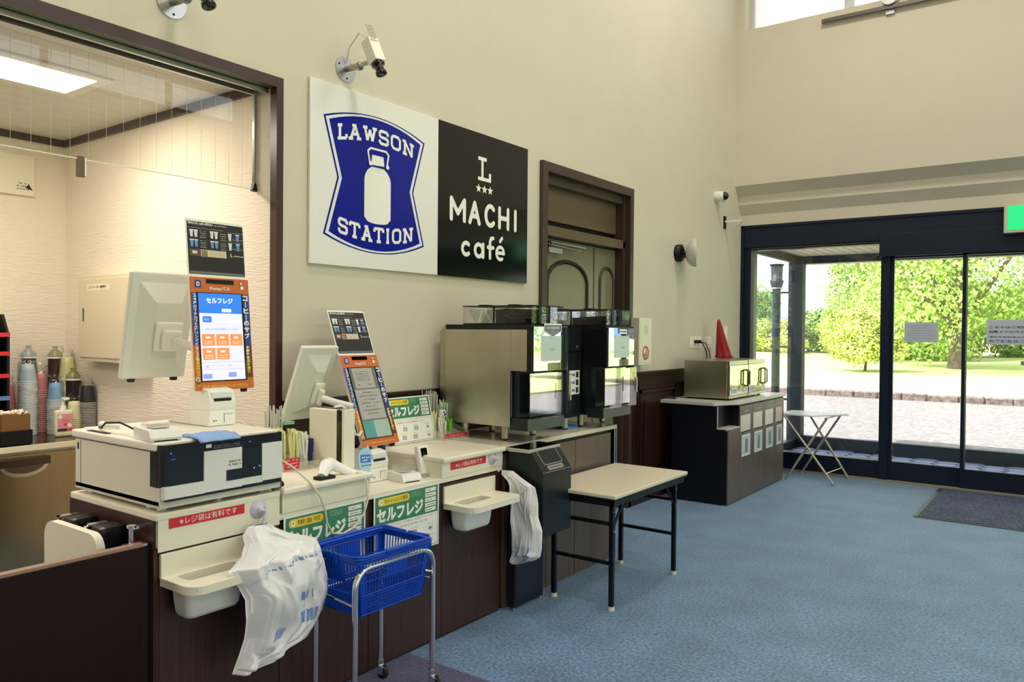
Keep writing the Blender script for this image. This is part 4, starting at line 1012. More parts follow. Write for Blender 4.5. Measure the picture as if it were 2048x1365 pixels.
# slab-serif letters on the arcs
def serif(ch):
    s_ = .20
    G = {'L': [[(.12, 1), (.55, 1)], [(.33, 1), (.33, 0)], [(.12, 0), (.95, 0), (.95, .30)]],
         'A': [[(.5, 1), (.18, 0)], [(.5, 1), (.82, 0)], [(.3, .34), (.7, .34)], [(0, 0), (.36, 0)], [(.64, 0), (1, 0)], [(.28, 1), (.6, 1)]],
         'W': [[(.15, 1), (.32, 0)], [(.32, 0), (.5, .85)], [(.5, .85), (.68, 0)], [(.68, 0), (.85, 1)], [(0, 1), (.32, 1)], [(.68, 1), (1, 1)]],
         'S': [[(.88, .72), (.88, .88), (.75, 1), (.25, 1), (.12, .88), (.12, .62), (.25, .52), (.75, .48), (.88, .38), (.88, .12), (.75, 0), (.25, 0), (.12, .12), (.12, .28)]],
         'O': [[(.3, 1), (.7, 1), (.88, .82), (.88, .18), (.7, 0), (.3, 0), (.12, .18), (.12, .82), (.3, 1)]],
         'N': [[(.2, 0), (.2, 1)], [(.2, 1), (.8, 0)], [(.8, 0), (.8, 1)], [(0, 1), (.3, 1)], [(.02, 0), (.38, 0)], [(.62, 1), (.98, 1)]],
         'T': [[(.05, .74), (.05, 1), (.95, 1), (.95, .74)], [(.5, 1), (.5, 0)], [(.28, 0), (.72, 0)]],
         'I': [[(.5, 1), (.5, 0)], [(.22, 1), (.78, 1)], [(.22, 0), (.78, 0)]]}
    return G[ch]
def arc_word(pr, word, x0, x1, ybase, hh, sgn, wd, widths):
    tot = sum(widths); x = x0; gap = .012
    sc_ = (x1-x0-gap*(len(word)-1))/tot
    def W(px, py):
        f_ = (px-.164)/.606; return (px, py+sgn*(.038 if sgn > 0 else .034)*4*f_*(1-f_))
    for ch, wv in zip(word, widths):
        cw = wv*sc_
        pr.strokes([[(x+a*cw, ybase+b_*hh) for a, b_ in ln] for ln in serif(ch)], wd, paper_m, 4, False, W); 
        z_ = 0
        for ln in serif(ch):
            for a, b_ in (ln[1:-1] if ch in 'SO' else []):
                z_ += 1; px, py = W(x+a*cw, ybase+b_*hh); pr.disc(px, py, wd*.5, paper_m, 6+z_*.09, 10)
        x += cw+gap
arc_word(p, 'LAWSON', .172, .764, .671, .070, 1, .0165, [.8, 1, 1.15, .9, .95, 1.05])
arc_word(p, 'STATION', .185, .762, .189, .072, -1, .0165, [.85, .9, 1, .9, .5, .95, 1.05])
# milk can
cc_ = .474; hw = .101
can = [(cc_-hw, .285), (cc_-hw, .485)]+[(cc_-hw*cos(radians(a)), .488+.088*sin(radians(a))) for a in range(4, 62, 8)]+[(cc_-.05, .568), (cc_+.05, .568)]+[(cc_+hw*cos(radians(a)), .488+.088*sin(radians(a))) for a in range(60, 3, -8)]+[(cc_+hw, .485), (cc_+hw, .285)]+[(cc_+(hw-.018)*cos(radians(a)), .268-.016*sin(radians(a))) for a in range(0, 181, 20)]
p.poly(can, paper_m, 4)
p.poly([(cc_-.052, .577), (cc_+.050, .582), (cc_+.042, .634), (cc_-.044, .634)], paper_m, 4)
p.strokes([[(cc_-.062, .580), (cc_-.078, .650), (cc_-.058, .668), (cc_+.062, .668), (cc_+.080, .650), (cc_+.066, .580)]], .0115, paper_m, 8)
p.disc(cc_-.064, .582, .012, paper_m, 18); p.disc(cc_+.068, .580, .012, paper_m, 18); p.rect(cc_-.05, .569, cc_+.05, .575, royal_m, 18)
p.build('shield_emblem', t)
q = Print((WX+.020, 3.586, 1.888), (0, 1, 0), (0, 0, 1), O)
q.strokes([[(.390, .790), (.478, .790)], [(.434, .800), (.434, .658)], [(.388, .658), (.526, .658)], [(.515, .648), (.515, .705)]], .023, paper_m, 2, False)
q.build('emblem_letter', t)
for cx in (.396, .458, .519):
    q = Print((WX+.020, 3.586, 1.888), (0, 1, 0), (0, 0, 1), O)
    pts = []
    for k in range(10): r_ = .031 if k % 2 == 0 else .013; a = pi/2+k*pi/5; pts.append((cx+r_*cos(a), .592+r_*sin(a)))
    q.mat(paper_m); q.add([q.P(cx, .592, 2)]+[q.P(x, y, 2) for x, y in pts], [(0, i+1, (i+1) % 10+1) for i in range(10)]); q.build('star', t)
q = Print((WX+.020, 3.586, 1.888), (0, 1, 0), (0, 0, 1), O)
H_, yb = .127, .363; wd = .031
def L_(x, w_, pts): return [(x+a*w_, yb+b_*H_) for a, b_ in pts]
q.strokes([L_(.124, .128, [(0, 0), (0, 1), (.5, .32), (1, 1), (1, 0)])], wd, paper_m, 2)
q.strokes([L_(.308, .096, [(0, 0), (.5, 1), (1, 0)]), L_(.308, .096, [(.22, .33), (.78, .33)])], wd, paper_m, 2)
q.strokes([[(.522+.049*cos(radians(a)), .4265+.064*sin(radians(a))) for a in range(45, 316, 18)]], wd, paper_m, 2)
q.strokes([L_(.624, .096, [(0, 0), (0, 1)]), L_(.624, .096, [(1, 0), (1, 1)]), L_(.624, .096, [(0, .5), (1, .5)])], wd, paper_m, 2)
q.strokes([L_(.806, .1, [(0, 0), (0, 1)])], wd, paper_m, 2)
def c_(cx, cy, r_, a0, a1, st=20): return [(cx+r_*cos(radians(a)), cy+r_*sin(radians(a))) for a in range(a0, a1+1, st)]
q.build('upper_word', t); q = Print((WX+.020, 3.586, 1.888), (0, 1, 0), (0, 0, 1), O)
q.strokes([c_(.272, .186, .038, 50, 310)], .027, paper_m, 2)
q.strokes([c_(.402, .186, .040, 0, 340), [(.446, .228), (.446, .146)]], .027, paper_m, 2)
q.strokes([[(.522, .146), (.522, .255), (.533, .276), (.556, .280)], [(.500, .216), (.556, .216)]], .026, paper_m, 2)
q.strokes([c_(.634, .186, .042, 0, 310), [(.600, .188), (.670, .188)], [(.630, .266), (.652, .290)]], .024, paper_m, 2)
q.build('lettering', t)

# surveillance cameras on wall plates
def cctv(y, z, label):
    t = thing('security_camera', label, 'camera', (WX, y, z), 'white surveillance cameras above the counter')
    b = MB().mat(alu_m).cyl((0, 0, 0), (.006, 0, 0), .068, n=32); b.build('wall_plate', t)
    b = MB().mat(steel_m).cyl((0, 0, 0), (.09, .01, .0), .017).ball((.10, .012, .0), .024, 8).cyl((.10, .012, 0), (.16, .015, .01), .012).mat(gap_m)
    for a in (40, 160, 280): b.cyl((.006, .05*cos(radians(a)), .05*sin(radians(a))), (.008, .05*cos(radians(a)), .05*sin(radians(a))), .005)
    b.build('arm', t)
    d = Vector((.10, .02, -.24)).normalized(); sx_ = Vector((.92, -.1, .38)); sx_ = (sx_-d*sx_.dot(d)).normalized(); sy_ = d.cross(sx_); c0 = Vector((.185, .0, .115))
    M = Matrix(((sx_.x, sy_.x, d.x, c0.x), (sx_.y, sy_.y, d.y, c0.y), (sx_.z, sy_.z, d.z, c0.z), (0, 0, 0, 1)))
    MB().box(-.032, .032, -.034, .034, 0, .135, .004, M=M).build('camera_body', t, white_m)
    b = MB().mat(gloss_m); b.lathe([(.033, .135), (.036, .142), (.036, .152), (.024, .156), (.024, .188), (.030, .190), (.030, .205), (.022, .207), (0, .206)], (0, 0, 0), 20, M=M); b.build('lens', t)
    p = Print(M @ Vector((.0325, -.03, .01)), sy_, d); p.squiggle(.005, .01, .05, .006, ink_m, 1, 12, 1.4, 3); p.build('camera_label', t)
    b = MB().mat(cord_m).tube([(.012, .0, .03), (.04, -.01, .10), (.12, -.01, .165), (.175, 0, .12)], .0035, 6); b.build('cable', t)
cctv(2.853, 2.95, 'white surveillance camera on round plate just above the blue and white sign')
cctv(1.862, 2.965, 'white surveillance camera on round plate above the serving room opening')
# round wall fitting
t = thing('wall_spot', 'round wall fitting with black base and pale dish, between the side door and the entrance', 'wall fitting', (WX, 7.13, 2.325)); O = t.location
MB().lathe([(.085, 0), (.085, .045), (.06, .055), (.03, .06)], (0, 0, 0), 28, 'x').build('base', t, black_m)
MB().cyl((.05, 0, 0), (.10, 0, -.01), .018).cyl((.06, -.02, -.03), (.10, -.02, -.04), .012).build('joint', t, rubber_m)
MB().lathe([(.05, .085), (.085, .10), (.118, .125), (.135, .155), (.138, .185), (.134, .188), (0, .186)], (0, 0, 0), 32, 'x', M=Matrix.Translation((.06, 0, 0)) @ Matrix.Rotation(radians(24), 4, 'Z') @ Matrix.Translation((-.06, 0, 0))).build('dish', t, mat('dish_grey', (196, 196, 186), .4))
# dome camera and small bracket near the corner
t = thing('dome_camera', 'small white round camera with black face near the room corner', 'camera', (WX, 8.10, 3.02))
MB().lathe([(.055, 0), (.055, .05), (.045, .09), (.03, .10)], (0, 0, 0), 24, 'x').build('housing', t, white_m)
MB().ball((.095, .01, 0), .045, 10).build('lens_dome', t, gloss_m); MB().cyl((.06, .03, -.05), (.10, .035, -.055), .014).build('sensor_stub', t, white_m)
t = thing('swing_bracket', 'small white wall bracket with pale shade next to the entrance header', 'bracket', (WX, 8.36, 2.77))
MB().box(0, .012, -.03, .03, -.07, .07, .003).mat(gap_m).cyl((.012, 0, .05), (.014, 0, .05), .02).cyl((.012, 0, -.045), (.014, 0, -.045), .022).build('plate', t); 
b = MB().mat(white_m).box(.0, .20, -.012, .012, .0, .018, .003); b.build('arm', t)
MB().prism([(.07, 0), (.20, 0), (.185, -.04), (.13, -.05), (.09, -.03)], 'y', -.014, .014).build('shade', t, mat('shade_grey', (200, 200, 196), .25))
# fire alarm box
t = thing('fire_alarm_box', 'tall ivory fire alarm box with red ring button on the left wall', 'fire alarm', (WX, 6.24, 1.47)); O = t.location
y0, y1 = 6.20, 6.55
y0, y1, xo = 6.12, 6.36, WX+.11
MB(O).box(WX, xo-.012, y0, y1, 1.258, 1.672, .003).build('housing', t, mat('fire_box_grey', (206, 202, 184), .4))
MB(O).box(xo-.012, xo, y0+.0, y1, 1.258, 1.672, .003).box(xo, xo+.003, y0+.03, y1-.03, 1.28, 1.652, .001).build('door', t, fire_m)
p = Print((xo+.003, y0, 1.258), (0, 1, 0), (0, 0, 1), O); p.disc(.12, .105, .062, red_m, 1, 32); p.disc(.115, .105, .045, mat('ring_pale', (236, 170, 160), .4), 2, 32); p.disc(.105, .10, .030, mat('button_olive', (120, 116, 60), .3), 3); p.rect(.08, .10, .11, .14, paper_m, 4); p.build('ring_button', t); p = Print((xo+.003, y0, 1.258), (0, 1, 0), (0, 0, 1), O)
for i in range(8):
    for k in range(8):
        x = .12+(i-3.5)*.011; y = .305+(k-3.5)*.011
        if (x-.12)**2+(y-.305)**2 < .044**2: p.disc(x, y, .003, inkg_m, 1, 8)
p.build('grille', t)
# sockets with black plugs
def socket(y0, n, label, plugs):
    t = thing('wall_socket', label, 'socket', (WX, y0+.1, 1.42), 'white wall sockets above the microwaves'); O = t.location
    W = .055*n+.01
    MB(O).box(WX, WX+.008, y0, y0+W, 1.385, 1.505, .003).build('cover_plate', t, mat('socket_ivory', (228, 224, 204), .4))
    b = MB(O).mat(paper_m)
    for k in range(n): b.box(WX+.008, WX+.011, y0+.012+k*.055, y0+.05+k*.055, 1.40, 1.49, .001)
    b.mat(gap_m)
    for k in range(n): b.box(WX+.0108, WX+.0115, y0+.024+k*.055, y0+.028+k*.055, 1.41, 1.425).box(WX+.0108, WX+.0115, y0+.034+k*.055, y0+.038+k*.055, 1.41, 1.425)
    b.build('socket_face', t)
socket(7.44, 5, 'wide ivory wall socket plate holding two black plugs', 2); socket(7.83, 3, 'narrow ivory wall socket plate beside the red cloth', 0)
for k, (yy, ye, lab) in enumerate(((7.555, 7.72, 'black plug and cord in the wall socket, the cord nearer the side door'), (7.635, 7.80, 'black plug and cord in the wall socket, the cord nearer the red cloth'))):
    b = MB().mat(rubber_m).box(WX+.0125, WX+.045, yy-.018, yy+.018, 1.435, 1.47, .004).tube([(WX+.04, yy+.01, 1.45), (WX+.07, yy+.06, 1.44), (WX+.08, ye-.03, 1.36), (WX+.085, ye, 1.27), (WX+.09, ye, 1.10)], .005, 8)
    tag(b.build('power_cord', None), lab, 'plug', 'black plugs in the wall socket')
t = thing('switch_panel', 'narrow ivory wall switch plate with black holder, right by the entrance frame', 'switch', (WX, 8.42, 1.42)); O = t.location
MB(O).box(WX, WX+.010, 8.37, 8.47, 1.30, 1.62, .003).build('plate', t, mat('switch_ivory', (232, 232, 214), .4))
MB(O).box(WX, WX+.04, 8.43, 8.50, 1.22, 1.29, .004).build('holder', t, black_m)

# upper rail with motor on the end wall
t = thing('curtain_rail', 'dark grey rail with round motor below the clerestory window', 'rail', (-1.5, 8.66, 4.86)); O = t.location
MB(O).box(-2.28, .6, 8.62, 8.65, 4.845, 4.885, .003).build('rail', t, mat('rail_grey', (104, 98, 96), .4, metal=.4))
b = MB(O).mat(alu_m).cyl((-1.62, 8.60, 4.955), (-1.62, 8.66, 4.955), .075, n=28); b.box(-1.66, -1.58, 8.65, 8.68, 4.80, 4.97)
b.cyl((-2.2, 8.65, 4.865), (-2.2, 8.68, 4.865), .01).cyl((0, 8.65, 4.865), (0, 8.68, 4.865), .01); b.build('motor', t)

# exit sign under the soffit
t = thing('exit_sign', 'green lit exit sign box hanging in front of the entrance header', 'exit sign', (-.35, 8.80, 2.66)); O = t.location
MB(O).box(-.62, .02, 8.785, 8.868, 2.525, 2.800, .006).build('frame', t, mat('exit_frame', (206, 206, 190), .4))
MB(O).box(-.59, -.01, 8.781, 8.785, 2.550, 2.780).build('panel', t, exit_m)
b = MB(O).mat(MATS['exit_frame']).cyl((-.3, 8.82, 2.80), (-.3, 8.82, 3.03), .012); b.build('hanger', t)
p = Print((-.59, 8.781, 2.55), (1, 0, 0), (0, 0, 1), O)   # running figure and door, as on such signs
wt = mat('exit_white', (240, 250, 244), .4, emit=(240, 250, 244), es=.8)
p.rect(.36, .03, .48, .20, wt, 1); p.strokes([[(.43, .16), (.40, .11), (.44, .05)], [(.40, .11), (.36, .06)]], .02, MATS['exit_green'], 2); p.disc(.445, .18, .014, MATS['exit_green'], 2)
p.build('pictogram', t)

# notices on the sliding doors
def glass_notice(x0, x1, z0, z1, y, label, rows, big):
    t = MB().box(x0, x1, y-.0012, y, z0, z1).build('door_notice', None, mat('notice_back', (206, 212, 232), .5)); tag(t, label, 'notice', 'paper notices on the sliding doors')
    p = Print((x0, y-.0012, z0), (1, 0, 0), (0, 0, 1)); W = x1-x0; H = z1-z0
    p.rect(.008, .008, W-.008, H-.008, mat('notice_face', (196, 204, 226), .5), 1)
    if big:
        for i, s_ in enumerate(('こちらはご利用いただけます', '自動ドアの外のエレベーター前', '店内を御利用の方は、正面入口より', 'お客様各位ご利用ください')): p.text(s_, .02, H-.085-i*.045, W-.04, .026, ink_m, 2, .02)
    else:
        for i in range(rows): p.rect(.03, H-.035-i*.026, W-.03-.03*(i % 2), H-.032-i*.026, inkg_m, 2)
    p.build('lettering', t)
glass_notice(-1.497, -1.185, 1.468, 1.672, 8.980, 'small bluish paper notice on the first sliding door pane', 6, False)
glass_notice(-.755, -.12, 1.455, 1.697, 8.930, 'wide paper notice with dark lines of writing on the next sliding door pane', 4, True)
MB().box(-.47, -.30, 8.924, 8.93, 1.26, 1.30).build('door_decal', None, inkg_m); tag(bpy.data.objects['door_decal'], 'small grey push strip on the glass of the right sliding door', 'decal')

# floor mat
t = thing('door_mat', 'charcoal speckled door mat with dark edge in front of the sliding doors', 'mat', (0, 8.07, 0)); O = t.location
MB(O).box(-1.10, 1.28, 7.35, 8.80, .002, .010).build('pile', t, matt_m)
b = MB(O).mat(mat('mat_edge', (60, 66, 76), .4))
for a in ((-1.13, 1.31, 7.32, 7.35), (-1.13, 1.31, 8.80, 8.83), (-1.13, -1.10, 7.35, 8.80), (1.28, 1.31, 7.35, 8.80)): b.box(a[0], a[1], a[2], a[3], .002, .007)
b.build('rubber_edge', t)

# ================================================================== SORTING BIN COUNTER with microwaves
t = thing('recycling_counter', 'dark sided recycling counter with four flap openings and grey top, under the microwaves', 'recycling counter', (-2.85, 7.5, 0)); O = t.location
xa, xb = -3.06, -2.52
b = MB(O).mat(navyb_m).box(xa, xb-.012, 6.70, 8.30, .01, .68).box(xa, xb-.10, 6.70, 8.30, .68, .885).box(xb-.12, xb-.012, 6.99, 8.30, .68, .885)
b.build('body', t)
b = MB(O).mat(mat('counter_top_grey', (206, 206, 200), .3)).prism([(xa-.11, 6.68), (xb-.13, 6.68), (xb-.035, 6.90), (xb+.0, 6.93), (xb+.015, 8.31), (xa-.11, 8.31)], 'z', .890, .918); b.build('top', t)
b = MB(O).mat(MATS['counter_top_grey']).box(xb-.11, xb+.002, 6.70, 6.985, .680, .692).box(xb-.105, xb-.095, 6.698, 6.702, .68, .885).box(xb-.02, xb-.01, 6.698, 6.702, .67, .69); b.build('shelf_edge', t)
MB(O).box(xb-.012, xb, 6.702, 6.985, .02, .675, .002).build('low_door', t, woodg_m)
MB(O).box(xa-.11, xa+.02, 6.74, 6.78, .918, .945, .004).build('top_clip', t, chrome_m)
for k, (y0, y1) in enumerate(((6.99, 7.33), (7.335, 7.67), (7.675, 8.0), (8.005, 8.29))):
    d = MB(O).box(xb-.012, xb, y0, y1, .02, .872, .002).build('flap_door', t, woodg_m)
    w_ = y1-y0
    MB(O).box(xb, xb+.002, y0+.02, y1-.06, .635, .782).box(xb, xb+.001, y0+.015, y1-.045, .620, .785).build('flap', d, mat('flap_steel', (226, 222, 208), .3, metal=.3) if k < 3 else mat('flap_pinkish', (214, 190, 182), .4))
    g = MB(O).mat(gap_m).box(xb+.0, xb+.0022, y1-.062, y1-.045, .628, .785).box(xb+.0, xb+.0022, y0+.02, y1-.045, .622, .634); g.build('flap_gap', d)
    p = Print((xb, y0, 0), (0, 1, 0), (0, 0, 1), O); p.rect(.05, .40, w_-.06, .600, paper_m, 2); p.rect(.06, .415, w_-.07, .585, mat('sticker_pale_blue', (206, 216, 226), .4), 3)
    p.rect(w_*.4, .43, w_*.62, .56, inkg_m, 4, .012); p.squiggle(.07, .57, w_-.15, .008, inkg_m, 4, 1, 1, k)
    p.build('bin_sticker', d); p = Print((xb, y0, 0), (0, 1, 0), (0, 0, 1), O); p.squiggle(w_*.35, .815, w_*.32, .010, paper_m, 2, 1, 1, k+9); p.build('caption', d)

def microwave(y0, y1, label):
    t = thing('microwave_oven', label, 'microwave', (-2.85, (y0+y1)/2, .918), 'steel microwave ovens'); O = t.location
    x0, x1 = -3.06, -2.64; z0, z1 = .935, 1.285
    b = MB(O).mat(steeld_m).box(x0, x1, y0, y1, z0, z1, .003); b.build('housing', t)
    b = MB(O).mat(mat('oven_front_mirror', (205, 210, 190), .05, metal=1)).box(x1, x1+.028, y0+.004, y1-.004, z0+.03, z1-.045, .003).mat(steel_m).box(x1, x1+.022, y0+.004, y1-.004, z1-.042, z1-.002, .002).mat(steel_m).box(x1, x1+.02, y0+.004, y1-.004, z0, z0+.026); b.build('door', t)
    b = MB(O).mat(mat('handle_bronze', (120, 108, 84), .25, metal=.8)); yy = y1-.115
    b.tube([(x1+.03, yy, z0+.10), (x1+.06, yy, z0+.115), (x1+.06, yy, z1-.105), (x1+.03, yy, z1-.09)], .007, 8).tube([(x1+.03, yy+.06, z0+.10), (x1+.06, yy+.06, z0+.115), (x1+.06, yy+.06, z1-.105), (x1+.03, yy+.06, z1-.09)], .007, 8)
    b.tube([(x1+.06, yy, z1-.105), (x1+.06, yy+.06, z1-.105)], .007, 8).tube([(x1+.06, yy, z0+.115), (x1+.06, yy+.06, z0+.115)], .007, 8); b.build('handle', t)
    p = Print((x1+.028, y0, z0), (0, 1, 0), (0, 0, 1), O); W = y1-y0
    p.rect(.04, .045, .20, .10, mat('label_pale_blue', (196, 214, 226), .3), 2); p.rect(.25, .06, .32, .12, syel_m, 2); p.rect(.36, .045, W-.03, .095, MATS['label_pale_blue'], 2); p.squiggle(.05, .07, .12, .01, ink_m, 3, 2, 1.6)
    p.squiggle(.22, .16, .06, .012, ink_m, 2, 5, 1.5, 4)
    p.build('panel_labels', t)
    b = MB(O).mat(rubber_m)
    for x in (x0+.04, x1-.03):
        for y in (y0+.04, y1-.04): b.cyl((x, y, .918), (x, y, .936), .014)
    b.build('feet', t)
microwave(6.965, 7.465, 'steel microwave oven nearer the side door on the recycling counter')
microwave(7.475, 7.975, 'steel microwave oven nearer the entrance on the recycling counter')
# red folded cloth (umbrella-like) standing on the microwave
b = MB(); prof = []
n = 26; V = []; F = []
for j in range(15):
    h = j/14; z = 1.286+.40*h; w_ = .085*(1-h)**.75+.012; dx = -.03*h; dy = -.085*h*(1.3-h*.3)
    for i in range(n):
        a = 2*pi*i/n; rr_ = w_*(1+.16*sin(a*6+h*2)*(1-h))
        if j == 0: rr_ *= 1.12
        V.append((-3.02+dx+rr_*cos(a)*.75, 8.0-.30+dy+.28+rr_*sin(a), z))
for j in range(14):
    for i in range(n): F.append((j*n+i, j*n+(i+1) % n, (j+1)*n+(i+1) % n, (j+1)*n+i))
F.append(list(range(n))[::-1]); F.append(list(range(14*n, 15*n)))
b.add(V, F, True); t = b.build('folded_umbrella', None, umb_m); tag(t, 'crimson folded umbrella standing upright on the microwaves against the wall', 'umbrella')
t.location = (0, -.10, 0)

# ================================================================== FOLDING TABLE
t = thing('folding_table', 'small cream topped folding table with black steel legs in front of the coffee counter', 'table', (-2.29, 4.2, 0)); O = t.location
x0, x1, y0, y1 = -2.535, -2.015, 3.705, 4.66
MB(O).box(x0, x1, y0, y1, .640, .662, .006, 3).build('tabletop', t, ttop_m)
MB(O).box(x0+.004, x1-.004, y0+.004, y1-.004, .628, .6405).build('edge_band', t, tblack_m)
b = MB(O)
for yy in (y0+.018, y1-.04): b.box(x0+.02, x1-.02, yy, yy+.022, .595, .628)
for xx in (x0+.018, x1-.04): b.box(xx, xx+.022, y0+.018, y1-.018, .595, .628)
b.build('apron', t, tblack_m)
for (x, y) in ((x0+.055, y0+.10), (x1-.085, y0+.10), (x0+.055, y1-.04), (x1-.085, y1-.04)):
    yl = y0+.085 if y < 4 else y1-.055
    l = MB(O).box(x, x+.026, yl, yl+.026, .02, .597, .003).build('leg', t, tblack_m)
    MB(O).cyl((x+.013, yl+.013, 0), (x+.013, yl+.013, .022), .019, .017).build('foot_cap', l, mat('foot_cream', (228, 222, 204), .5))
for yl, sg in ((y0+.085, 1), (y1-.055, -1)):
    b = MB(O)
    b.box(x0+.08, x1-.085, yl+.004, yl+.022, .25, .268).box(x0+.08, x1-.085, yl+.004, yl+.022, .47, .488)
    for x in (x0+.068, x1-.072):
        b.tube([(x, yl+.013, .44), (x, yl+sg*.13+.013, .59)], .008, 6)
    b.build('brace', t, tblack_m)
b = MB(O).mat(chrome_m)
for yl in (y0+.098, y1-.042):
    for x in (x0+.068, x1-.072): b.cyl((x-.018, yl, .44), (x+.018, yl, .44), .007).cyl((x-.016, yl, .55), (x+.016, yl, .55), .005)
b.build('rivets', t)

# folding side table by the entrance
t = thing('folding_side_table', 'small pale folding table on crossed tube legs beside the recycling counter', 'table', (-2.27, 8.55, 0)); O = t.location
al = mat('tube_champagne', (206, 198, 180), .3, metal=.7)
MB(O).prism([(-2.60, 8.335), (-2.24, 8.305), (-1.97, 8.70), (-2.00, 8.77), (-2.50, 8.81), (-2.58, 8.78)], 'z', .685, .697).build('top', t, mat('side_table_top', (222, 226, 232), .35))
for a, c in ((((-2.02, 8.31, .014), (-2.53, 8.34, .68))), (((-1.99, 8.80, .014), (-2.40, 8.77, .68))), (((-2.50, 8.34, .014), (-2.10, 8.36, .68))), (((-2.47, 8.79, .014), (-2.06, 8.74, .68)))):
    l = MB(O).tube([a, c], .0115, 10).build('leg', t, al); MB(O).cyl((a[0], a[1], 0), (a[0]-.004, a[1], .022), .015).build('foot_cap', l, mat('cap_grey', (150, 148, 140), .5))
MB(O).tube([(-2.095, 8.315, .112), (-2.05, 8.80, .112)], .006, 8).tube([(-2.12, 8.36, .675), (-2.08, 8.74, .675)], .007).tube([(-2.52, 8.34, .675), (-2.40, 8.77, .675)], .007).build('cross_bars', t, al)

# ================================================================== BASKET AND ITS STAND
t = thing('basket_stand', 'chrome tube stand on castors carrying the blue shopping basket', 'stand', (-2.38, 2.28, 0)); O = t.location
xf, xk, ya, yb, zt = -2.245, -2.500, 2.055, 2.50, .615
def U(x): 
    r = .075; pts = [(x, ya, .07), (x, ya, zt-r)]
    pts += [(x, ya+r-r*cos(radians(a)), zt-r+r*sin(radians(a))) for a in range(15, 91, 15)]
    pts += [(x, yb-r+r*sin(radians(a)), zt-r+r*cos(radians(a))) for a in range(0, 91, 15)]
    return pts+[(x, yb, .07)]
MB(O).tube(U(xf), .0125, 14).build('front_frame', t, chrome_m)
MB(O).tube([(xk, ya+.02, .07), (xk, ya+.02, .50)], .0125, 12).tube([(xk, yb-.06, .07), (xk, yb-.06, .50)], .0125, 12).build('rear_posts', t, chrome_m)
MB(O).tube([(xf, ya, .475), (xk, ya+.02, .49)], .006, 8).tube([(xf, yb, .475), (xk, yb-.06, .49)], .006, 8).tube([(xk, ya+.02, .485), (xk, yb-.06, .485)], .006, 8).tube([(xf-.004, yb-.045, .522), (xf+.01, yb-.02, .515), (xf+.008, yb-.012, .49)], .006, 8).build('side_bars', t, chrome_m)
for x, y in ((xf, ya), (xf, yb), (xk, ya+.02), (xk, yb-.06)):
    c = MB(O).mat(chrome_m).cyl((x, y, .058), (x, y, .085), .016).ball((x, y, .056), .018, 6).box(x-.004, x+.030, y-.014, y-.010, .02, .056).box(x-.004, x+.030, y+.010, y+.014, .02, .056).build('castor', t)
    MB(O).mat(rubber_m).cyl((x+.016, y-.009, .027), (x+.016, y+.009, .027), .027, n=24).build('wheel', c)
t = thing('shopping_basket', 'bright blue plastic shopping basket with folded handles on the chrome stand', 'basket', (-2.385, 2.27, .42)); O = t.location
X0, X1, Y0, Y1, ZT, ZB = -2.535, -2.232, 2.065, 2.480, .655, .425
tp = .028
def bp(fx, fy, z):
    k = (ZT-z)/(ZT-ZB)*tp; return (X0+k+(X1-X0-2*k)*fx, Y0+k*1.2+(Y1-Y0-2.4*k)*fy, z)
b = MB(O); th = .0032
def bar(p0, p1, w_=.0042):
    b.tube([p0, p1], w_*.62, 4, cap=False)
def side(fun, n, label=None):
    for i in range(n+1):
        f_ = i/n; 
        bar(fun(f_, .634), fun(f_, ZB))
    for z in (.634, .56, .505, .495, ZB): bar(fun(0, z), fun(1, z), .006 if z in (.634, ZB, .505) else .004)
    for z in (.48, .466, .452, .438): bar(fun(0, z), fun(1, z), .003)
    for i in range(n*2+1): bar(fun(i/(2*n), .50), fun(i/(2*n), ZB), .003)
S = [lambda f_, z: bp(1, f_, z), lambda f_, z: bp(0, f_, z), lambda f_, z: bp(f_, 0, z), lambda f_, z: bp(f_, 1, z)]
side(S[0], 24); side(S[1], 24); side(S[2], 17); side(S[3], 17)
for s_, f0, f1 in ((S[0], .36, .66), (S[1], .36, .66), (S[2], .3, .7)):
    b.add([s_(f0, .628), s_(f1, .628), s_(f1, .55), s_(f0, .55)], [(0, 1, 2, 3)])
for s_ in S:
    for f0 in (0, .93): b.add([s_(f0, .64), s_(f0+.07, .64), s_(f0+.07, ZB), s_(f0, ZB)], [(0, 1, 2, 3)])
    b.add([s_(0, .650), s_(1, .650), s_(1, .630), s_(0, .630)], [(0, 1, 2, 3)])
for i in range(13): bar(bp(i/12, 0, ZB), bp(i/12, 1, ZB))
for i in range(17): bar(bp(0, i/16, ZB), bp(1, i/16, ZB))
b.build('basket_body', t, blue_m)
r = .03; rim = []
for cx, cy, a0 in ((X1-r, Y1-r, 0), (X0+r, Y1-r, 90), (X0+r, Y0+r, 180), (X1-r, Y0+r, 270)):
    for i in range(5): a = radians(a0+i*22.5); rim.append((cx+r*cos(a), cy+r*sin(a), ZT))
MB(O).tube(rim, .0075, 8, closed=True).tube([(q[0], q[1], q[2]-.010) for q in rim], .005, 6, closed=True).build('rim', t, blue_m)
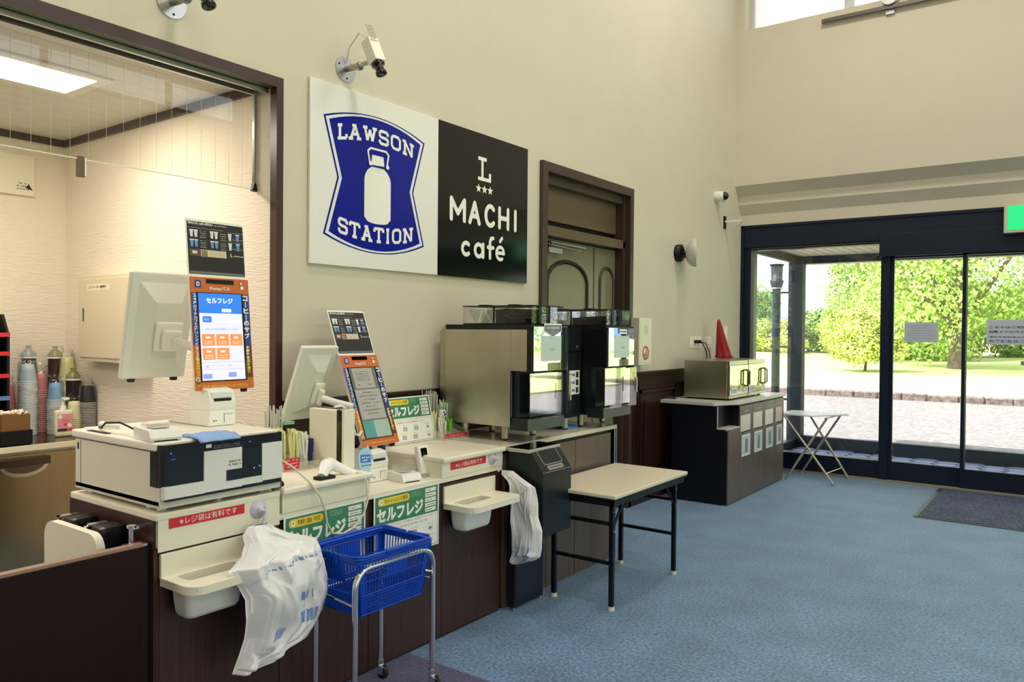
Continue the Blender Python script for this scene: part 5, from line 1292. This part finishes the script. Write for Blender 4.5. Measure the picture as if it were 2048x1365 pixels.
for sg, xh in ((1, X1+.006), (-1, X0-.006)):
    yh0, yh1 = Y0-.006, Y1+.006; xm = (X0+X1)/2+sg*.02
    pts = [(xm, yh0+.0, ZT+.006), (xh-sg*.03, yh0, ZT+.010), (xh, yh0+.03, ZT+.010), (xh, (yh0+yh1)/2-.10, ZT+.010), (xh, (yh0+yh1)/2+.10, ZT+.010), (xh, yh1-.03, ZT+.010), (xh-sg*.03, yh1, ZT+.010), (xm, yh1, ZT+.006)]
    MB(O).tube(pts, .0055, 8).tube([(xh, 2.20, ZT+.010), (xh, 2.34, ZT+.010)], .009, 8).box(xm-.012, xm+.012, yh0-.004, yh0+.006, ZT-.03, ZT+.012, .002).box(xm-.012, xm+.012, yh1-.006, yh1+.004, ZT-.03, ZT+.012, .002).build('handle', t, blue_m)

# ================================================================== HANGING PLASTIC BAGS
def suction(y, z, x, label):
    t = thing('suction_hook', label, 'hook', (x, y, z), 'pale suction hooks holding the bags')
    MB().lathe([(.037, 0), (.036, .005), (.016, .009), (.012, .013), (.012, .024), (0, .025)], (0, 0, 0), 24, 'x').build('cup', t, lav_m)
    MB().tube([(.02, 0, .0), (.036, .012, -.005), (.034, .006, -.03), (.03, 0, -.055), (.045, 0, -.068), (.062, 0, -.055)], .0055, 8).build('hook', t, lav_m)
suction(1.843, .850, FX+.012, 'pale suction hook above the larger bundle of hanging bags')
suction(3.325, .862, FX+.012, 'pale suction hook above the white bag beside the black bin')
import sys
def ray_rows(rows, x):   # rows of (z, y_left, y_right)
    return rows
def bag(name, label, rows, x, loc, layers, seed, prints, th=.03):
    t = thing(name, label, 'plastic bag', loc, 'white plastic bags hanging on suction hooks'); O = t.location
    rr = random.Random(seed); NR = 80; NC = 56
    def lerp_rows(f_):
        q = f_*(len(rows)-1); i = min(int(q), len(rows)-2); k = q-i; a, c = rows[i], rows[i+1]; return [a[j]+(c[j]-a[j])*k for j in range(4)]
    waves = [(rr.uniform(8, 46), rr.uniform(-30, 30), rr.uniform(0, 6), rr.uniform(.0012, .0042)) for _ in range(9)]
    cre = [(rr.random(), rr.random(), rr.uniform(0, 3.14), rr.uniform(.004, .010), rr.uniform(.03, .08)) for _ in range(46)]
    for L in range(layers):
        b = MB(O); v = []
        inset = L*.010; dz = -.008*L; dy = .007*L*(1 if L % 2 else -1)
        for side_ in (1, 0):
            for i in range(NR+1):
                z, yl, yr, xr = lerp_rows(i/NR); f_ = i/NR
                for j in range(NC+1):
                    g = j/NC; y = yl+(yr-yl)*g
                    env = min(1, 6*g, 6*(1-g))
                    d = sum(am*sin(fa*y*1.6+fb*z*1.3+ph) for fa, fb, ph, am in waves)
                    for cx, cy, an, am, w_ in cre:
                        u_ = (g-cx)*cos(an)+(f_-cy)*sin(an); vv = -(g-cx)*sin(an)+(f_-cy)*cos(an)
                        d += am*math.exp(-(u_/.022)**2-(vv/(w_*3))**2)
                    depth = th*env*(.35+.65*min(1, f_*1.4)) if side_ else 0
                    D = -inset*.6+depth-th*.5+d*env*(1 if side_ else .15); v.append((xr+D, y+dy+d*.3, z+dz*f_) if x < 0 else (y+dy, xr-D, z+dz*f_))
        fs = []; m = (NR+1)*(NC+1)
        for i in range(NR):
            for j in range(NC):
                k = i*(NC+1)+j; fs += [(k, k+1, k+NC+2, k+NC+1), (m+k, m+k+NC+1, m+k+NC+2, m+k+1)]
        rim_ = [j for j in range(NC+1)]+[i*(NC+1)+NC for i in range(1, NR+1)]+[NR*(NC+1)+j for j in range(NC-1, -1, -1)]+[i*(NC+1) for i in range(NR-1, 0, -1)]
        for a, c in zip(rim_, rim_[1:]+rim_[:1]): fs.append((a, m+a, m+c, c))
        b.add(v, fs, True); o = b.build('bag_film' if L == 0 else 'inner_bag', t, bag_m, fixn=True)
        if L == 0:
            # printed marks lie on the film: take points of the front sheet
            def at(f_, g):
                i = min(NR, max(0, int(f_*NR))); j = min(NC, max(0, int(g*NC))); return Vector(v[i*(NC+1)+j])+(Vector((.0015, 0, 0)) if x < 0 else Vector((0, -.0015, 0)))
            for (f0, f1, g0, g1, kind) in prints:
                P_ = MB(O).mat(bagb_m); nn = 14
                for a in range(nn):
                    ga = g0+(g1-g0)*a/nn; gb = g0+(g1-g0)*(a+.62)/nn
                    fa = f0+(f1-f0)*(a/nn if kind == 'slant' else 0); h = .016 if kind == 'slant' else (f1-f0)
                    if kind == 'block' and a % 3 == 2: continue
                    P_.add([at(fa, ga), at(fa, gb), at(fa+h, gb), at(fa+h, ga)], [(0, 1, 2, 3)])
                P_.build('print', t)
BAG_A = [(0.799, 1.797, 1.853, -2.5), (0.78, 1.75, 1.875, -2.48), (0.752, 1.739, 1.931, -2.45), (0.728, 1.694, 2.005, -2.4), (0.703, 1.61, 1.992, -2.355), (0.661, 1.634, 2.003, -2.35), (0.629, 1.655, 2.013, -2.35), (0.593, 1.682, 2.024, -2.35), (0.521, 1.689, 2.035, -2.36), (0.442, 1.693, 2.023, -2.38), (0.383, 1.678, 1.97, -2.39), (0.353, 1.671, 1.858, -2.4), (0.326, 1.659, 1.771, -2.4)]
BAG_C = [(0.784, -2.562, -2.497, 3.4), (0.757, -2.572, -2.446, 3.4), (0.742, -2.53, -2.413, 3.4), (0.714, -2.513, -2.351, 3.4), (0.667, -2.509, -2.337, 3.4), (0.627, -2.505, -2.33, 3.4), (0.56, -2.504, -2.33, 3.4), (0.495, -2.5, -2.303, 3.4), (0.401, -2.496, -2.305, 3.4), (0.352, -2.492, -2.314, 3.4), (0.327, -2.492, -2.353, 3.4), (0.294, -2.491, -2.441, 3.4)]
bag('plastic_bag', 'large bundle of thin white bags hanging between the cash machine shelf and the blue basket', BAG_A, -2.40, (-2.40, 1.85, .55), 3, 5, [(.40, .34, .28, .92, 'slant'), (.75, .80, .25, .42, 'block'), (.70, .76, .55, .8, 'block'), (.62, .65, .55, .75, 'block')], .045)
bag('plastic_bag', 'narrow white bag with pale blue print hanging beside the black waste bin', BAG_C, 3.40, (-2.42, 3.40, .5), 2, 9, [(.42, .30, .25, .8, 'slant'), (.74, .79, .62, .84, 'block'), (.83, .85, .6, .85, 'block'), (.80, .90, .1, .40, 'block')], .03)

# ================================================================== THINGS ON THE TILL COUNTER
# divider board with black edge
t = thing('divider_board', 'upright cream divider board with black edges between the two tills', 'divider', (-2.83, 2.42, .912)); O = t.location
MB(O).box(-2.925, -2.735, 2.385, 2.425, .912, 1.178, .002).build('board', t, cream_m)
MB(O).box(-2.927, -2.700, 2.425, 2.445, .912, 1.182, .002).box(-2.735, -2.700, 2.385, 2.44, .912, 1.182, .002).build('black_edge', t, gloss_m)
MB(O).box(-2.700, -2.685, 2.385, 2.45, .912, 1.184, .002).build('front_lip', t, cream_m)
b = MB().tube([(-2.80, 2.43, 1.186), (-2.80, 2.47, 1.19), (-2.80, 2.53, 1.15), (-2.80, 2.545, 1.08), (-2.80, 2.56, 1.045), (-2.80, 2.585, 1.04), (-2.80, 2.60, 1.06)], .006, 8); tag(b.build('cable_loop', None, paper_m), 'white cable loop hanging behind the tilted screen', 'cable')

# straw and cutlery organisers
def organiser(loc, rz, label, small):
    t = thing('cutlery_organiser', label, 'organiser', loc, 'clear cutlery organisers with straws', rz)
    w_, d_, h_ = (.10, .10, .075) if small else (.115, .12, .075)
    wl = .0025; b = MB().mat(film('milky_acrylic', (232, 232, 214), .26, .15))
    for y in (-w_, -w_*.3, w_*.35, w_): b.prism([(-d_, 0), (d_*.9, 0), (d_*.9, h_*.45), (-d_*.1, h_*1.05), (-d_, h_*1.5)], 'y', y-wl, y)
    b.box(d_*.9-wl, d_*.9, -w_, w_, 0, h_*.45).box(-d_, -d_+wl, -w_, w_, 0, h_*1.5).box(-d_, d_*.9, -w_, w_, 0, wl).box(-.01, -.01+wl, -w_, w_, 0, h_)
    b.build('box', t)
    p = Print((d_*.9, -w_+.01, .008), (0, 1, 0), (0, 0, 1)); 
    if small: p.rect(-.004, .0, .075, .05, red_m, 1)
    else: p.rect(.0, .004, w_*2-.02, .026, red_m, 1)
    for k in range(3 if small else 1): p.squiggle(.004, .036-k*.014 if small else .010, .062 if small else .17, .008, mat('label_pink_white', (246, 210, 205), .5), 2, 1, 1, k)
    p.build('red_label', t)
    rr = random.Random(5+small)
    def bundle(nm, cx, cy, n, h0, h1, spread, m_, r_=.003, lean=.012):
        b = MB()
        for i in range(n):
            x = cx+rr.uniform(-spread, spread); y = cy+rr.uniform(-spread, spread); h = rr.uniform(h0, h1)
            b.tube([(x, y, .004), (x+rr.uniform(-lean, lean), y+rr.uniform(-lean, lean), h)], r_, 5)
        b.build(nm, t, m_)
    if small:
        bundle('wrapped_straws', -.02, -.060, 44, .15, .19, .030, pen_m, .0045); bundle('wrapped_straws', .0, .0, 36, .14, .18, .026, pen_m, .0045)
        bundle('wrapped_chopsticks', .0, .055, 26, .12, .165, .026, chop_m, .006); bundle('stir_sticks', -.075, -.03, 26, .24, .285, .035, mat('stick_clear', (226, 224, 214), .3, alpha=.7), .003)
        MB().box(-.02, .03, .085, .125, .0, .125, .002).build('blue_packet', t, navy_m); MB().box(-.085, -.045, .0, .055, .19, .205, .002).build('green_printed_wrap', t, film('green_wrap', (150, 210, 160), .6))
    else:
        bundle('stir_sticks', -.085, -.02, 30, .24, .28, .03, mat('stick_clear', (226, 224, 214), .3), .003); bundle('wrapped_straws', -.03, -.08, 34, .13, .165, .026, pen_m, .0045)
        bundle('wrapped_chopsticks', .02, -.03, 18, .10, .13, .02, chop_m, .006)
        bundle('green_straws', .02, .025, 22, .09, .12, .018, mat('straw_green', (120, 190, 50), .4), .004); bundle('green_wrapped_sticks', -.04, .055, 34, .18, .22, .026, mat('wrap_mint', (196, 226, 200), .4), .004)
        MB().box(-.0, .03, -.035, -.005, .125, .165, .003).build('spotted_packet', t, paper_m)
        p = Print((.03, -.035, .125), (0, 1, 0), (0, 0, 1)); p.disc(.012, .028, .007, navy_m, 1, 8); p.disc(.02, .014, .008, navy_m, 1, 7); p.disc(.006, .008, .004, navy_m, 1, 6); p.build('packet_spots', t)
organiser((-2.93, 2.28, .912), -.05, 'clear organiser of pale straws and wrapped chopsticks with red card, beside the divider board', True)
organiser((-3.06, 3.485, .912), 0, 'clear organiser of straws and green sticks with red strip, beside the steel coffee machine', False)
b = MB().box(-3.10, -3.09, 1.98, 2.05, .905, 1.16).box(-3.11, -3.08, 1.97, 2.06, .905, .92, .004); tag(b.build('sign_holder', None, green_m), 'small green card holder behind the cash machine', 'card holder')
b = MB()
for k in range(10): b.tube([(-3.05+.008*(k % 3), 2.10+.006*k, .912), (-3.05+.012*(k % 3), 2.09+.008*k, 1.10+.006*(k % 4))], .0022, 5)
t = tag(b.build('stirrer_bundle', None, mat('stick_clear', (226, 224, 214), .3)), 'bundle of clear stirrers standing behind the pale straws', 'stirrers')
b = MB().cyl((-3.10, 2.02, .905), (-3.10, 2.02, 1.02), .022).mat(navy_m).cyl((-3.10, 2.02, 1.02), (-3.10, 2.02, 1.05), .026, .02); tag(b.build('small_bottle', None), 'small white bottle with blue cap behind the cash machine', 'bottle')
# hand scanner and cord
t = thing('hand_scanner', 'white hand scanner lying on the raised cream box', 'scanner', (-2.63, 2.26, .912)); O = t.location
b = MB(O)
b.tube([(-2.585, 2.175, .925), (-2.60, 2.20, .945), (-2.615, 2.225, .960), (-2.63, 2.26, .962), (-2.625, 2.295, .945), (-2.60, 2.335, .922), (-2.58, 2.36, .915)], [.018, .024, .028, .027, .022, .018, .012], 14, sx=1.1)
b.build('body', t, mat('scanner_white', (244, 242, 244), .3))
MB(O).box(-2.612, -2.565, 2.150, 2.235, .912, .926, .004).build('nose', t, rubber_m)
b = MB().tube([(-2.578, 2.358, .918), (-2.555, 2.375, .912), (-2.535, 2.385, .88), (-2.53, 2.388, .80), (-2.535, 2.37, .74), (-2.54, 2.32, .690), (-2.545, 2.26, .672), (-2.545, 2.20, .685), (-2.54, 2.165, .74), (-2.535, 2.15, .80), (-2.53, 2.12, .86), (-2.538, 2.08, .915), (-2.60, 2.04, .98), (-2.68, 2.00, 1.03), (-2.76, 1.97, 1.12), (-2.80, 1.93, 1.165), (-2.84, 1.90, 1.17)], .0045, 8)
tag(b.build('scanner_cord', None, cord_m), 'cream cord looping from the hand scanner down over the poster', 'cord')
# handheld card terminal on stand
t = thing('card_terminal', 'white handheld payment terminal with dark screen on the low counter', 'card terminal', (-2.70, 2.93, .808)); O = t.location
a = radians(14); u = Vector((-sin(a), 0, cos(a))); nx = Vector((cos(a), 0, sin(a))); o = Vector((-2.665, 2.885, .822))
M = Matrix(((0, u.x, nx.x, o.x), (1, u.y, nx.y, o.y), (0, u.z, nx.z, o.z), (0, 0, 0, 1)))
MB(O).box(0, .078, 0, .145, -.030, 0, .008, 3, M=M).build('housing', t, white_m)
p = Print(o, (0, 1, 0), u, O); p.rect(.016, .085, .062, .130, gloss_m, 1); p.squiggle(.022, .068, .034, .005, inkg_m, 1); p.poly([(.032, .022), (.042, .022), (.037, .034)], inkg_m, 1); p.build('screen', t)
MB(O).box(-2.73, -2.645, 2.875, 2.965, .808, .822, .005).build('base', t, alu_m)
# pale blue hanging tag
t = thing('hanging_tag', 'pale blue paper tag with white writing hanging at the foot of the tilted screen', 'tag', (-2.78, 2.60, .95)); O = t.location
uy = Vector((-.16, .05, .98)).normalized(); ux = Vector((.10, .97, -.03)); ux = (ux-uy*ux.dot(uy)).normalized(); nn = ux.cross(uy)
o = Vector((-2.755, 2.545, .873))
pts = [(.012, 0), (.062, .0), (.080, .045), (.078, .085), (.058, .125), (.050, .110), (.030, .108), (.010, .098), (-.002, .070), (.0, .030)]
b = MB(O).mat(mat('tag_pale_blue', (168, 208, 240), .5)); v = [o+ux*x+uy*y for x, y in pts]; v += [q-nn*.0015 for q in v]; n = len(pts)
b.add(v, [list(range(n)), list(range(n, 2*n))[::-1]]+[(i, n+i, n+(i+1) % n, (i+1) % n) for i in range(n)]); b.build('card', t)
p = Print(o, ux, uy, O); p.rect(.010, .040, .070, .078, mat('tag_blue', (50, 120, 200), .5), 1); p.squiggle(.016, .060, .046, .009, paper_m, 2); p.squiggle(.022, .046, .032, .010, paper_m, 2, 1, 1, 6); p.squiggle(.015, .022, .052, .009, ink_m, 1, 1, 1, 3); p.squiggle(.012, .085, .040, .006, inkg_m, 1, 1, 1, 2); p.build('lettering', t)
b = MB().box(-2.90, -2.87, 2.80, 2.83, .9005, .955, .002); tag(b.build('blue_box', None, navy_m), 'small dark blue box behind the second receipt printer', 'box')

# ================================================================== SERVING ROOM
b = MB().mat(pglass_m).box(-3.386, -3.380, -1.2, 2.395, 2.252, 2.755); t = b.build('smoke_barrier_glass', None); tag(t, 'clear smoke barrier glass hanging across the top of the serving room opening', 'glass screen')
b = MB().mat(mat('glass_edge_lit', (250, 244, 225), .2))
b.box(-3.387, -3.379, -1.2, 2.395, 2.249, 2.253); b.build('glass_edge', t)
b = MB().mat(mat('glass_wire', (208, 204, 186), .4))
for k in range(48): b.box(-3.3795, -3.379, -1.15+k*.074, -1.1488+k*.074, 2.256, 2.70)
b.build('wire_lines', t)
t = thing('glass_clip', 'grey clip holding the edge of the smoke barrier glass', 'clip', (-3.383, 1.56, 2.25)); O = t.location
MB(O).box(-3.396, -3.370, 1.545, 1.573, 2.176, 2.262, .002).build('clip', t, mat('clip_brown_grey', (110, 98, 78), .35, metal=.6)); MB(O).box(-3.372, -3.368, 1.569, 1.575, 2.180, 2.258).build('clip_edge', t, paper_m)
t = thing('glass_rod', 'thin grey rod with black tip at the right end of the smoke barrier glass', 'rod', (-3.383, 2.41, 2.5)); O = t.location
MB(O).box(-3.392, -3.374, 2.396, 2.410, 2.27, 2.755).build('rod', t, mat('rod_grey', (150, 144, 132), .35, metal=.4)); MB(O).prism([(2.385, 2.245), (2.413, 2.24), (2.409, 2.275), (2.396, 2.285)], 'x', -3.395, -3.371).build('tip', t, black_m)
# ceiling light
t = thing('ceiling_light', 'recessed square ceiling light of the serving room', 'ceiling light', (-4.19, 1.6, 2.80)); O = t.location
b = MB(O).mat(mat('light_tray_cream', (240, 234, 214), .5)).box(-4.42, -3.96, 1.28, 1.99, 2.788, 2.7995, .003); b.build('frame', t)
MB(O).box(-4.36, -4.02, 1.33, 1.93, 2.785, 2.788).build('diffuser', t, mat('diffuser_lit', (255, 250, 236), .5, emit=(255, 248, 230), es=3.0))
t2 = thing('ceiling_light', 'recessed square ceiling light farther back in the serving room, mostly out of view', 'ceiling light', (-4.19, -.4, 2.80)); O = t2.location
MB(O).box(-4.42, -3.96, -1.0, .25, 2.788, 2.7995, .003).build('frame', t2, MATS['light_tray_cream']); MB(O).box(-4.36, -4.02, -.95, .20, 2.785, 2.788).build('diffuser', t2, MATS['diffuser_lit'])
# white notice board on the back wall
t = thing('wall_board', 'white board with small black markings high on the back wall of the serving room', 'board', (-5.54, 2.08, 2.49)); O = t.location
MB(O).box(-5.55, -5.52, 1.90, 2.255, 2.395, 2.655, .003).build('board', t, mat('board_ivory', (236, 228, 208), .45))
p = Print((-5.52, 1.90, 2.395), (0, 1, 0), (0, 0, 1), O); p.squiggle(.25, .07, .07, .012, ink_m, 1, 3, 1.5, 2); p.poly([(.30, .05), (.345, .035), (.32, .075)], ink_m, 1); p.squiggle(.02, .24, .07, .006, inkg_m, 1); p.build('markings', t)
# electric cabinet
t = thing('electric_cabinet', 'cream metal wall cabinet with small paper label in the serving room', 'cabinet', (-4.9, 2.42, 1.6)); O = t.location
MB(O).box(-5.13, -4.42, 2.35, 2.46, 1.335, 1.868, .004).build('housing', t, creamd_m)
MB(O).box(-5.10, -4.475, 2.343, 2.35, 1.36, 1.845, .003).build('door', t, creamd_m)
p = Print((-5.10, 2.343, 1.36), (1, 0, 0), (0, 0, 1), O); p.rect(.10, .415, .38, .455, mat('cabinet_label', (232, 222, 196), .5), 1); p.text('エレベーター開閉盤', .12, .426, .22, .018, ink_m, 2, .02); p.rect(.04, .22, .065, .31, alu_m, 1); p.rect(.046, .225, .059, .305, ink_m, 2); p.build('label_and_latch', t)
# worktop over the steel undercounter fridge
t = thing('steel_worktop', 'stainless steel worktop along the back wall of the serving room', 'worktop', (-5.2, 1.0, .85)); O = t.location
MB(O).box(-5.55, -4.84, -1.2, 2.455, .835, .870, .003).build('top', t, mat('worktop_steel_dark', (120, 112, 98), .22, metal=1)); MB(O).box(-4.84, -4.828, -1.2, 2.455, .838, .872, .002).build('front_edge', t, mat('edge_cream', (226, 214, 184), .4))
t = thing('steel_fridge', 'stainless undercounter fridge with long handle below the steel worktop', 'fridge', (-5.2, 1.6, 0)); O = t.location
MB(O).box(-5.5, -4.89, .9, 2.44, .10, .833).build('body', t, steel_m)
MB(O).box(-4.89, -4.86, 1.0, 2.43, .155, .815, .004).build('door', t, mat('fridge_door_steel', (164, 146, 112), .22, metal=1, vary=.10, vscale=3, stretch=(1, 2, .3)))
MB(O).box(-4.86, -4.825, 1.55, 2.06, .755, .80, .004).build('handle', t, mat('handle_dark', (96, 84, 68), .3, metal=1))
b = MB(O).prism([(1.93+.13*cos(radians(a)), .765+.075*sin(radians(a))) for a in range(180, 361, 12)], 'x', -4.861, -4.852); b.build('recess', t, mat('recess_steel', (214, 206, 190), .2, metal=1)); b = MB(O).prism([(1.93+.11*cos(radians(a)), .765+.055*sin(radians(a))) for a in range(180, 361, 12)], 'x', -4.853, -4.8515); b.build('recess_shadow', t, mat('recess_inner', (120, 108, 90), .3, metal=1))
b = MB(O).mat(gap_m).box(-5.45, -4.95, .95, 2.4, .0, .10); b.build('plinth', t)
# staff-side shelf under the raised till seen through the gap is left as open floor

# black drink rack at the left edge
t = thing('display_rack', 'tall black tiered rack with red shelf edges at the left end of the steel worktop', 'rack', (-5.25, 1.84, .87)); O = t.location
b = MB(O).prism([(-5.45, .87), (-5.05, .87), (-5.05, 1.50), (-5.13, 1.62), (-5.45, 1.62)], 'y', 1.915, 1.93).prism([(-5.45, .87), (-5.05, .87), (-5.05, 1.50), (-5.13, 1.62), (-5.45, 1.62)], 'y', 1.60, 1.615).box(-5.45, -5.43, 1.615, 1.915, .87, 1.62)
for z in (1.0, 1.13, 1.26, 1.39, 1.50): b.box(-5.45, -5.06, 1.615, 1.915, z-.006, z)
b.build('frame', t, black_m)
for z, m_ in ((1.0, sblue_m), (1.13, mat('shelf_blue', (90, 120, 190), .4)), (1.26, red_m), (1.39, red_m), (1.50, red_m)): MB(O).box(-5.06, -5.045, 1.60, 1.93, z-.012, z+.012).build('shelf_edge', t, m_)
t = thing('lid_box', 'brown box of pale lids in a black holder beside the black rack', 'box', (-5.0, 1.93, .87)); O = t.location
MB(O).box(-5.03, -4.88, 1.82, 1.985, .872, .955, .003).build('holder', t, black_m); MB(O).box(-5.02, -4.89, 1.83, 1.975, .955, 1.045).box(-4.96, -4.955, 1.828, 1.977, .955, 1.046).build('carton', t, kraft_m)
b = MB(O); rr = random.Random(2)
for k in range(50): x, y = rr.uniform(-5.01, -4.90), rr.uniform(1.84, 1.965); b.ball((x, y, 1.045+rr.uniform(0, .016)), .009, 4)
b.build('pale_lids', t, mat('lids_cream', (232, 222, 196), .6), props={'kind': 'stuff'})

# cups stacked upside down in clear bags
def cup_mesh(m_, rim_m, R=.045, H=.115):
    b = MB().mat(m_).lathe([(R, .006), (R*.74, H-.004), (R*.72, H), (R*.66, H-.003), (0, H-.004)], (0, 0, 0), 18)
    b.mat(rim_m).lathe([(R*1.0, 0), (R*1.06, .002), (R*1.06, .006), (R, .0075)], (0, 0, 0), 18); return b
STK = [ # base pixel-measured spots: x, y, count, radius, colour, rim colour, label, height step
    (-5.30, 2.125, 34, .052, (200, 222, 232), (246, 248, 246), 'pale blue cup with white rims in the tall bagged stack nearest the rack', .0100, (150, 190, 220)),
    (-5.42, 2.245, 22, .044, (238, 150, 148), (250, 196, 190), 'pink cup in the bagged stack between the two blue stacks', .0125, (220, 110, 116)),
    (-5.24, 2.262, 22, .046, (150, 196, 230), (244, 246, 246), 'blue cup in the shorter bagged stack behind the soap bottle', .0100, (120, 176, 214)),
    (-5.38, 2.395, 36, .046, (244, 240, 176), (250, 246, 200), 'yellow cup in the tallest bagged stack', .0105, (236, 232, 150)),
    (-5.17, 2.345, 8, .048, (246, 240, 184), (250, 246, 206), 'yellow cup in the short stack between soap bottle and black cups', .0130, (238, 232, 160)),
    (-5.13, 2.41, 19, .046, (36, 34, 36), (196, 192, 186), 'black cup with pale rim in the stack nearest the cream counter', .0105, (30, 30, 34)),
    (-5.42, 2.06, 20, .042, (226, 140, 142), (244, 180, 176), 'pink cup in the bagged stack right behind the rack', .0105, (200, 120, 140)),
]
for si, (x, y, n, R, c, rc, lab, st, tcx) in enumerate(STK):
    m_ = mat('cup_paper_%d' % si, c, .5); r_ = mat('cup_rim_%d' % si, rc, .5)
    me = cup_mesh(m_, r_, R, .112).build('paper_cup', None); gname = 'paper cups, '+lab
    for k in range(n):
        o = me if k == 0 else me.copy()
        if k: COL.objects.link(o)
        o.location = (x+.0012*sin(k*.7+si), y+.0012*cos(k*.9), .871+k*st); tag(o, lab, 'cup', gname)
    # clear bag: open tube with crumpled neck
    top = .871+n*st+.112; b = MB(); V = []; F = []; N = 26; rr = random.Random(si)
    prof = [(0, R*1.10), (.5, R*1.09), (.93, R*1.05), (.985, R*.98), (1.02, R*.72), (1.06, R*.55), (1.12, R*.85)]
    for f_, r0 in prof:
        z = .871+(top-.871)*f_
        for i in range(N):
            a = 2*pi*i/N; w_ = 1+(.22*sin(a*5+si)+.12*sin(a*9)) * (1 if f_ > 1 else .06); V.append((x+r0*w_*cos(a), y+r0*w_*sin(a), z+(.012*sin(a*7+si) if f_ > 1.1 else 0)))
    for j in range(len(prof)-1):
        for i in range(N): F.append((j*N+i, j*N+(i+1) % N, (j+1)*N+(i+1) % N, (j+1)*N+i))
    b.add(V, F, True); ob = b.build('cup_bag', None, glassy('bag_film_clear', (253, 253, 254), .45, .12, .02)); tag(ob, 'clear bag round the '+('pale blue cups nearest the rack', 'pink cups between the blue stacks', 'blue cups behind the soap bottle', 'tallest stack of yellow cups', 'short stack of yellow cups', 'black cups with pale rims', 'pink cups right behind the rack')[si], 'plastic bag', 'clear bags around cup stacks')
# taller dark cups behind
for k, (x, y, z, c, lab) in enumerate(((-5.47, 2.20, 1.245, (30, 28, 32), 'black cup stack with barcode topped by pale blue film, above the pink cups'), (-5.47, 2.36, 1.24, (60, 44, 38), 'dark brown cup stack with pale lid at the back corner'), (-5.33, 2.41, 1.10, (40, 34, 34), 'dark cup stack between the tallest yellow cups and the black cups'))):
    t = thing('cup_stack', lab, 'cup stack', (x, y, .87), 'dark cup stacks at the back')
    h = z-.87; b = MB().mat(mat('dark_cup_%d' % k, c, .45)).cyl((0, 0, 0), (0, 0, h+.10), .045, .042, 20).mat(paper_m).cyl((0, 0, h+.10), (0, 0, h+.11), .048, .046, 20)
    b.build('cups', t); p = MB().mat(mat('film_top', (170, 190, 200), .3, alpha=.6) if k == 0 else mat('film_olive', (150, 150, 90), .3, alpha=.5)).lathe([(.046, h+.11), (.04, h+.135), (.012, h+.165), (.018, h+.18)], (0, 0, 0), 16); p.build('film', t)
b = MB(); V = []; F = []; N = 24
for j, (z, r0) in enumerate(((1.02, .03), (1.05, .048), (1.085, .03), (1.10, .012), (1.12, .03))):
    for i in range(N): a = 2*pi*i/N; V.append((-5.13+r0*cos(a)*(1+.25*sin(a*4+j)), 2.375+r0*sin(a)*(1+.2*sin(a*5)), z+.01*sin(a*3)))
for j in range(4):
    for i in range(N): F.append((j*N+i, j*N+(i+1) % N, (j+1)*N+(i+1) % N, (j+1)*N+i))
# soap bottle
t = thing('pump_bottle', 'clear pump bottle with pink label standing before the cup stacks', 'bottle', (-5.08, 2.235, .87)); O = t.location
MB(O).box(-5.10, -5.055, 2.185, 2.290, .871, 1.035, .018, 3).build('bottle', t, mat('soap_milky', (226, 226, 196), .25)); 
b = MB(O).cyl((-5.078, 2.2375, 1.03), (-5.078, 2.2375, 1.065), .02, .016).cyl((-5.078, 2.2375, 1.065), (-5.078, 2.2375, 1.10), .008).box(-5.088, -5.045, 2.228, 2.262, 1.095, 1.112, .005); b.build('pump', t, white_m)
p = Print((-5.0545, 2.19, .885), (0, 1, 0), (0, 0, 1), O); p.rect(.004, .02, .092, .125, mat('label_pink', (232, 150, 158), .5), 1); p.rect(.004, .02, .06, .036, ink_m, 2); p.rect(.06, .02, .092, .036, mat('label_magenta', (214, 70, 110), .5), 2); p.squiggle(.03, .085, .04, .008, inkr_m, 2, 2, 1.5); p.disc(.05, .06, .010, inkr_m, 2); p.disc(.02, .11, .012, paper_m, 2); p.disc(.075, .055, .012, paper_m, 2); p.build('label', t)
# cables on the cash machine
b = MB().tube([(-3.10, 1.50, 1.158), (-3.02, 1.47, 1.165), (-2.95, 1.45, 1.19), (-2.88, 1.47, 1.195), (-2.80, 1.49, 1.17), (-2.72, 1.50, 1.165)], .004, 6); tag(b.build('reader_cable', None, rubber_m), 'black cable arching to the card reader on the cash machine', 'cable')
b = MB().mat(white_m).tube([(-3.13, 1.53, 1.168), (-3.09, 1.50, 1.172), (-3.04, 1.50, 1.170), (-3.0, 1.53, 1.166)], .009, 8); tag(b.build('cable_sleeve', None), 'white cable sleeve lying at the rear of the cash machine', 'cable')
# hall lamps in the high ceiling
for i, (lx, ly) in enumerate(HALL_LAMPS):
    t = thing('ceiling_lamp', 'round lamp in the high hall ceiling', 'ceiling lamp', (lx, ly, CZ), 'round lamps in the hall ceiling')
    MB().lathe([(.42, 0), (.42, -.05), (.37, -.06), (.36, -.04), (0, -.04)], (0, 0, 0), 32).build('lamp_ring', t, white_m)
    MB().cyl((0, 0, -.045), (0, 0, -.055), .35, n=32).build('diffuser', t, mat('hall_diffuser', (255, 250, 238), .5, emit=(255, 246, 228), es=3.0))
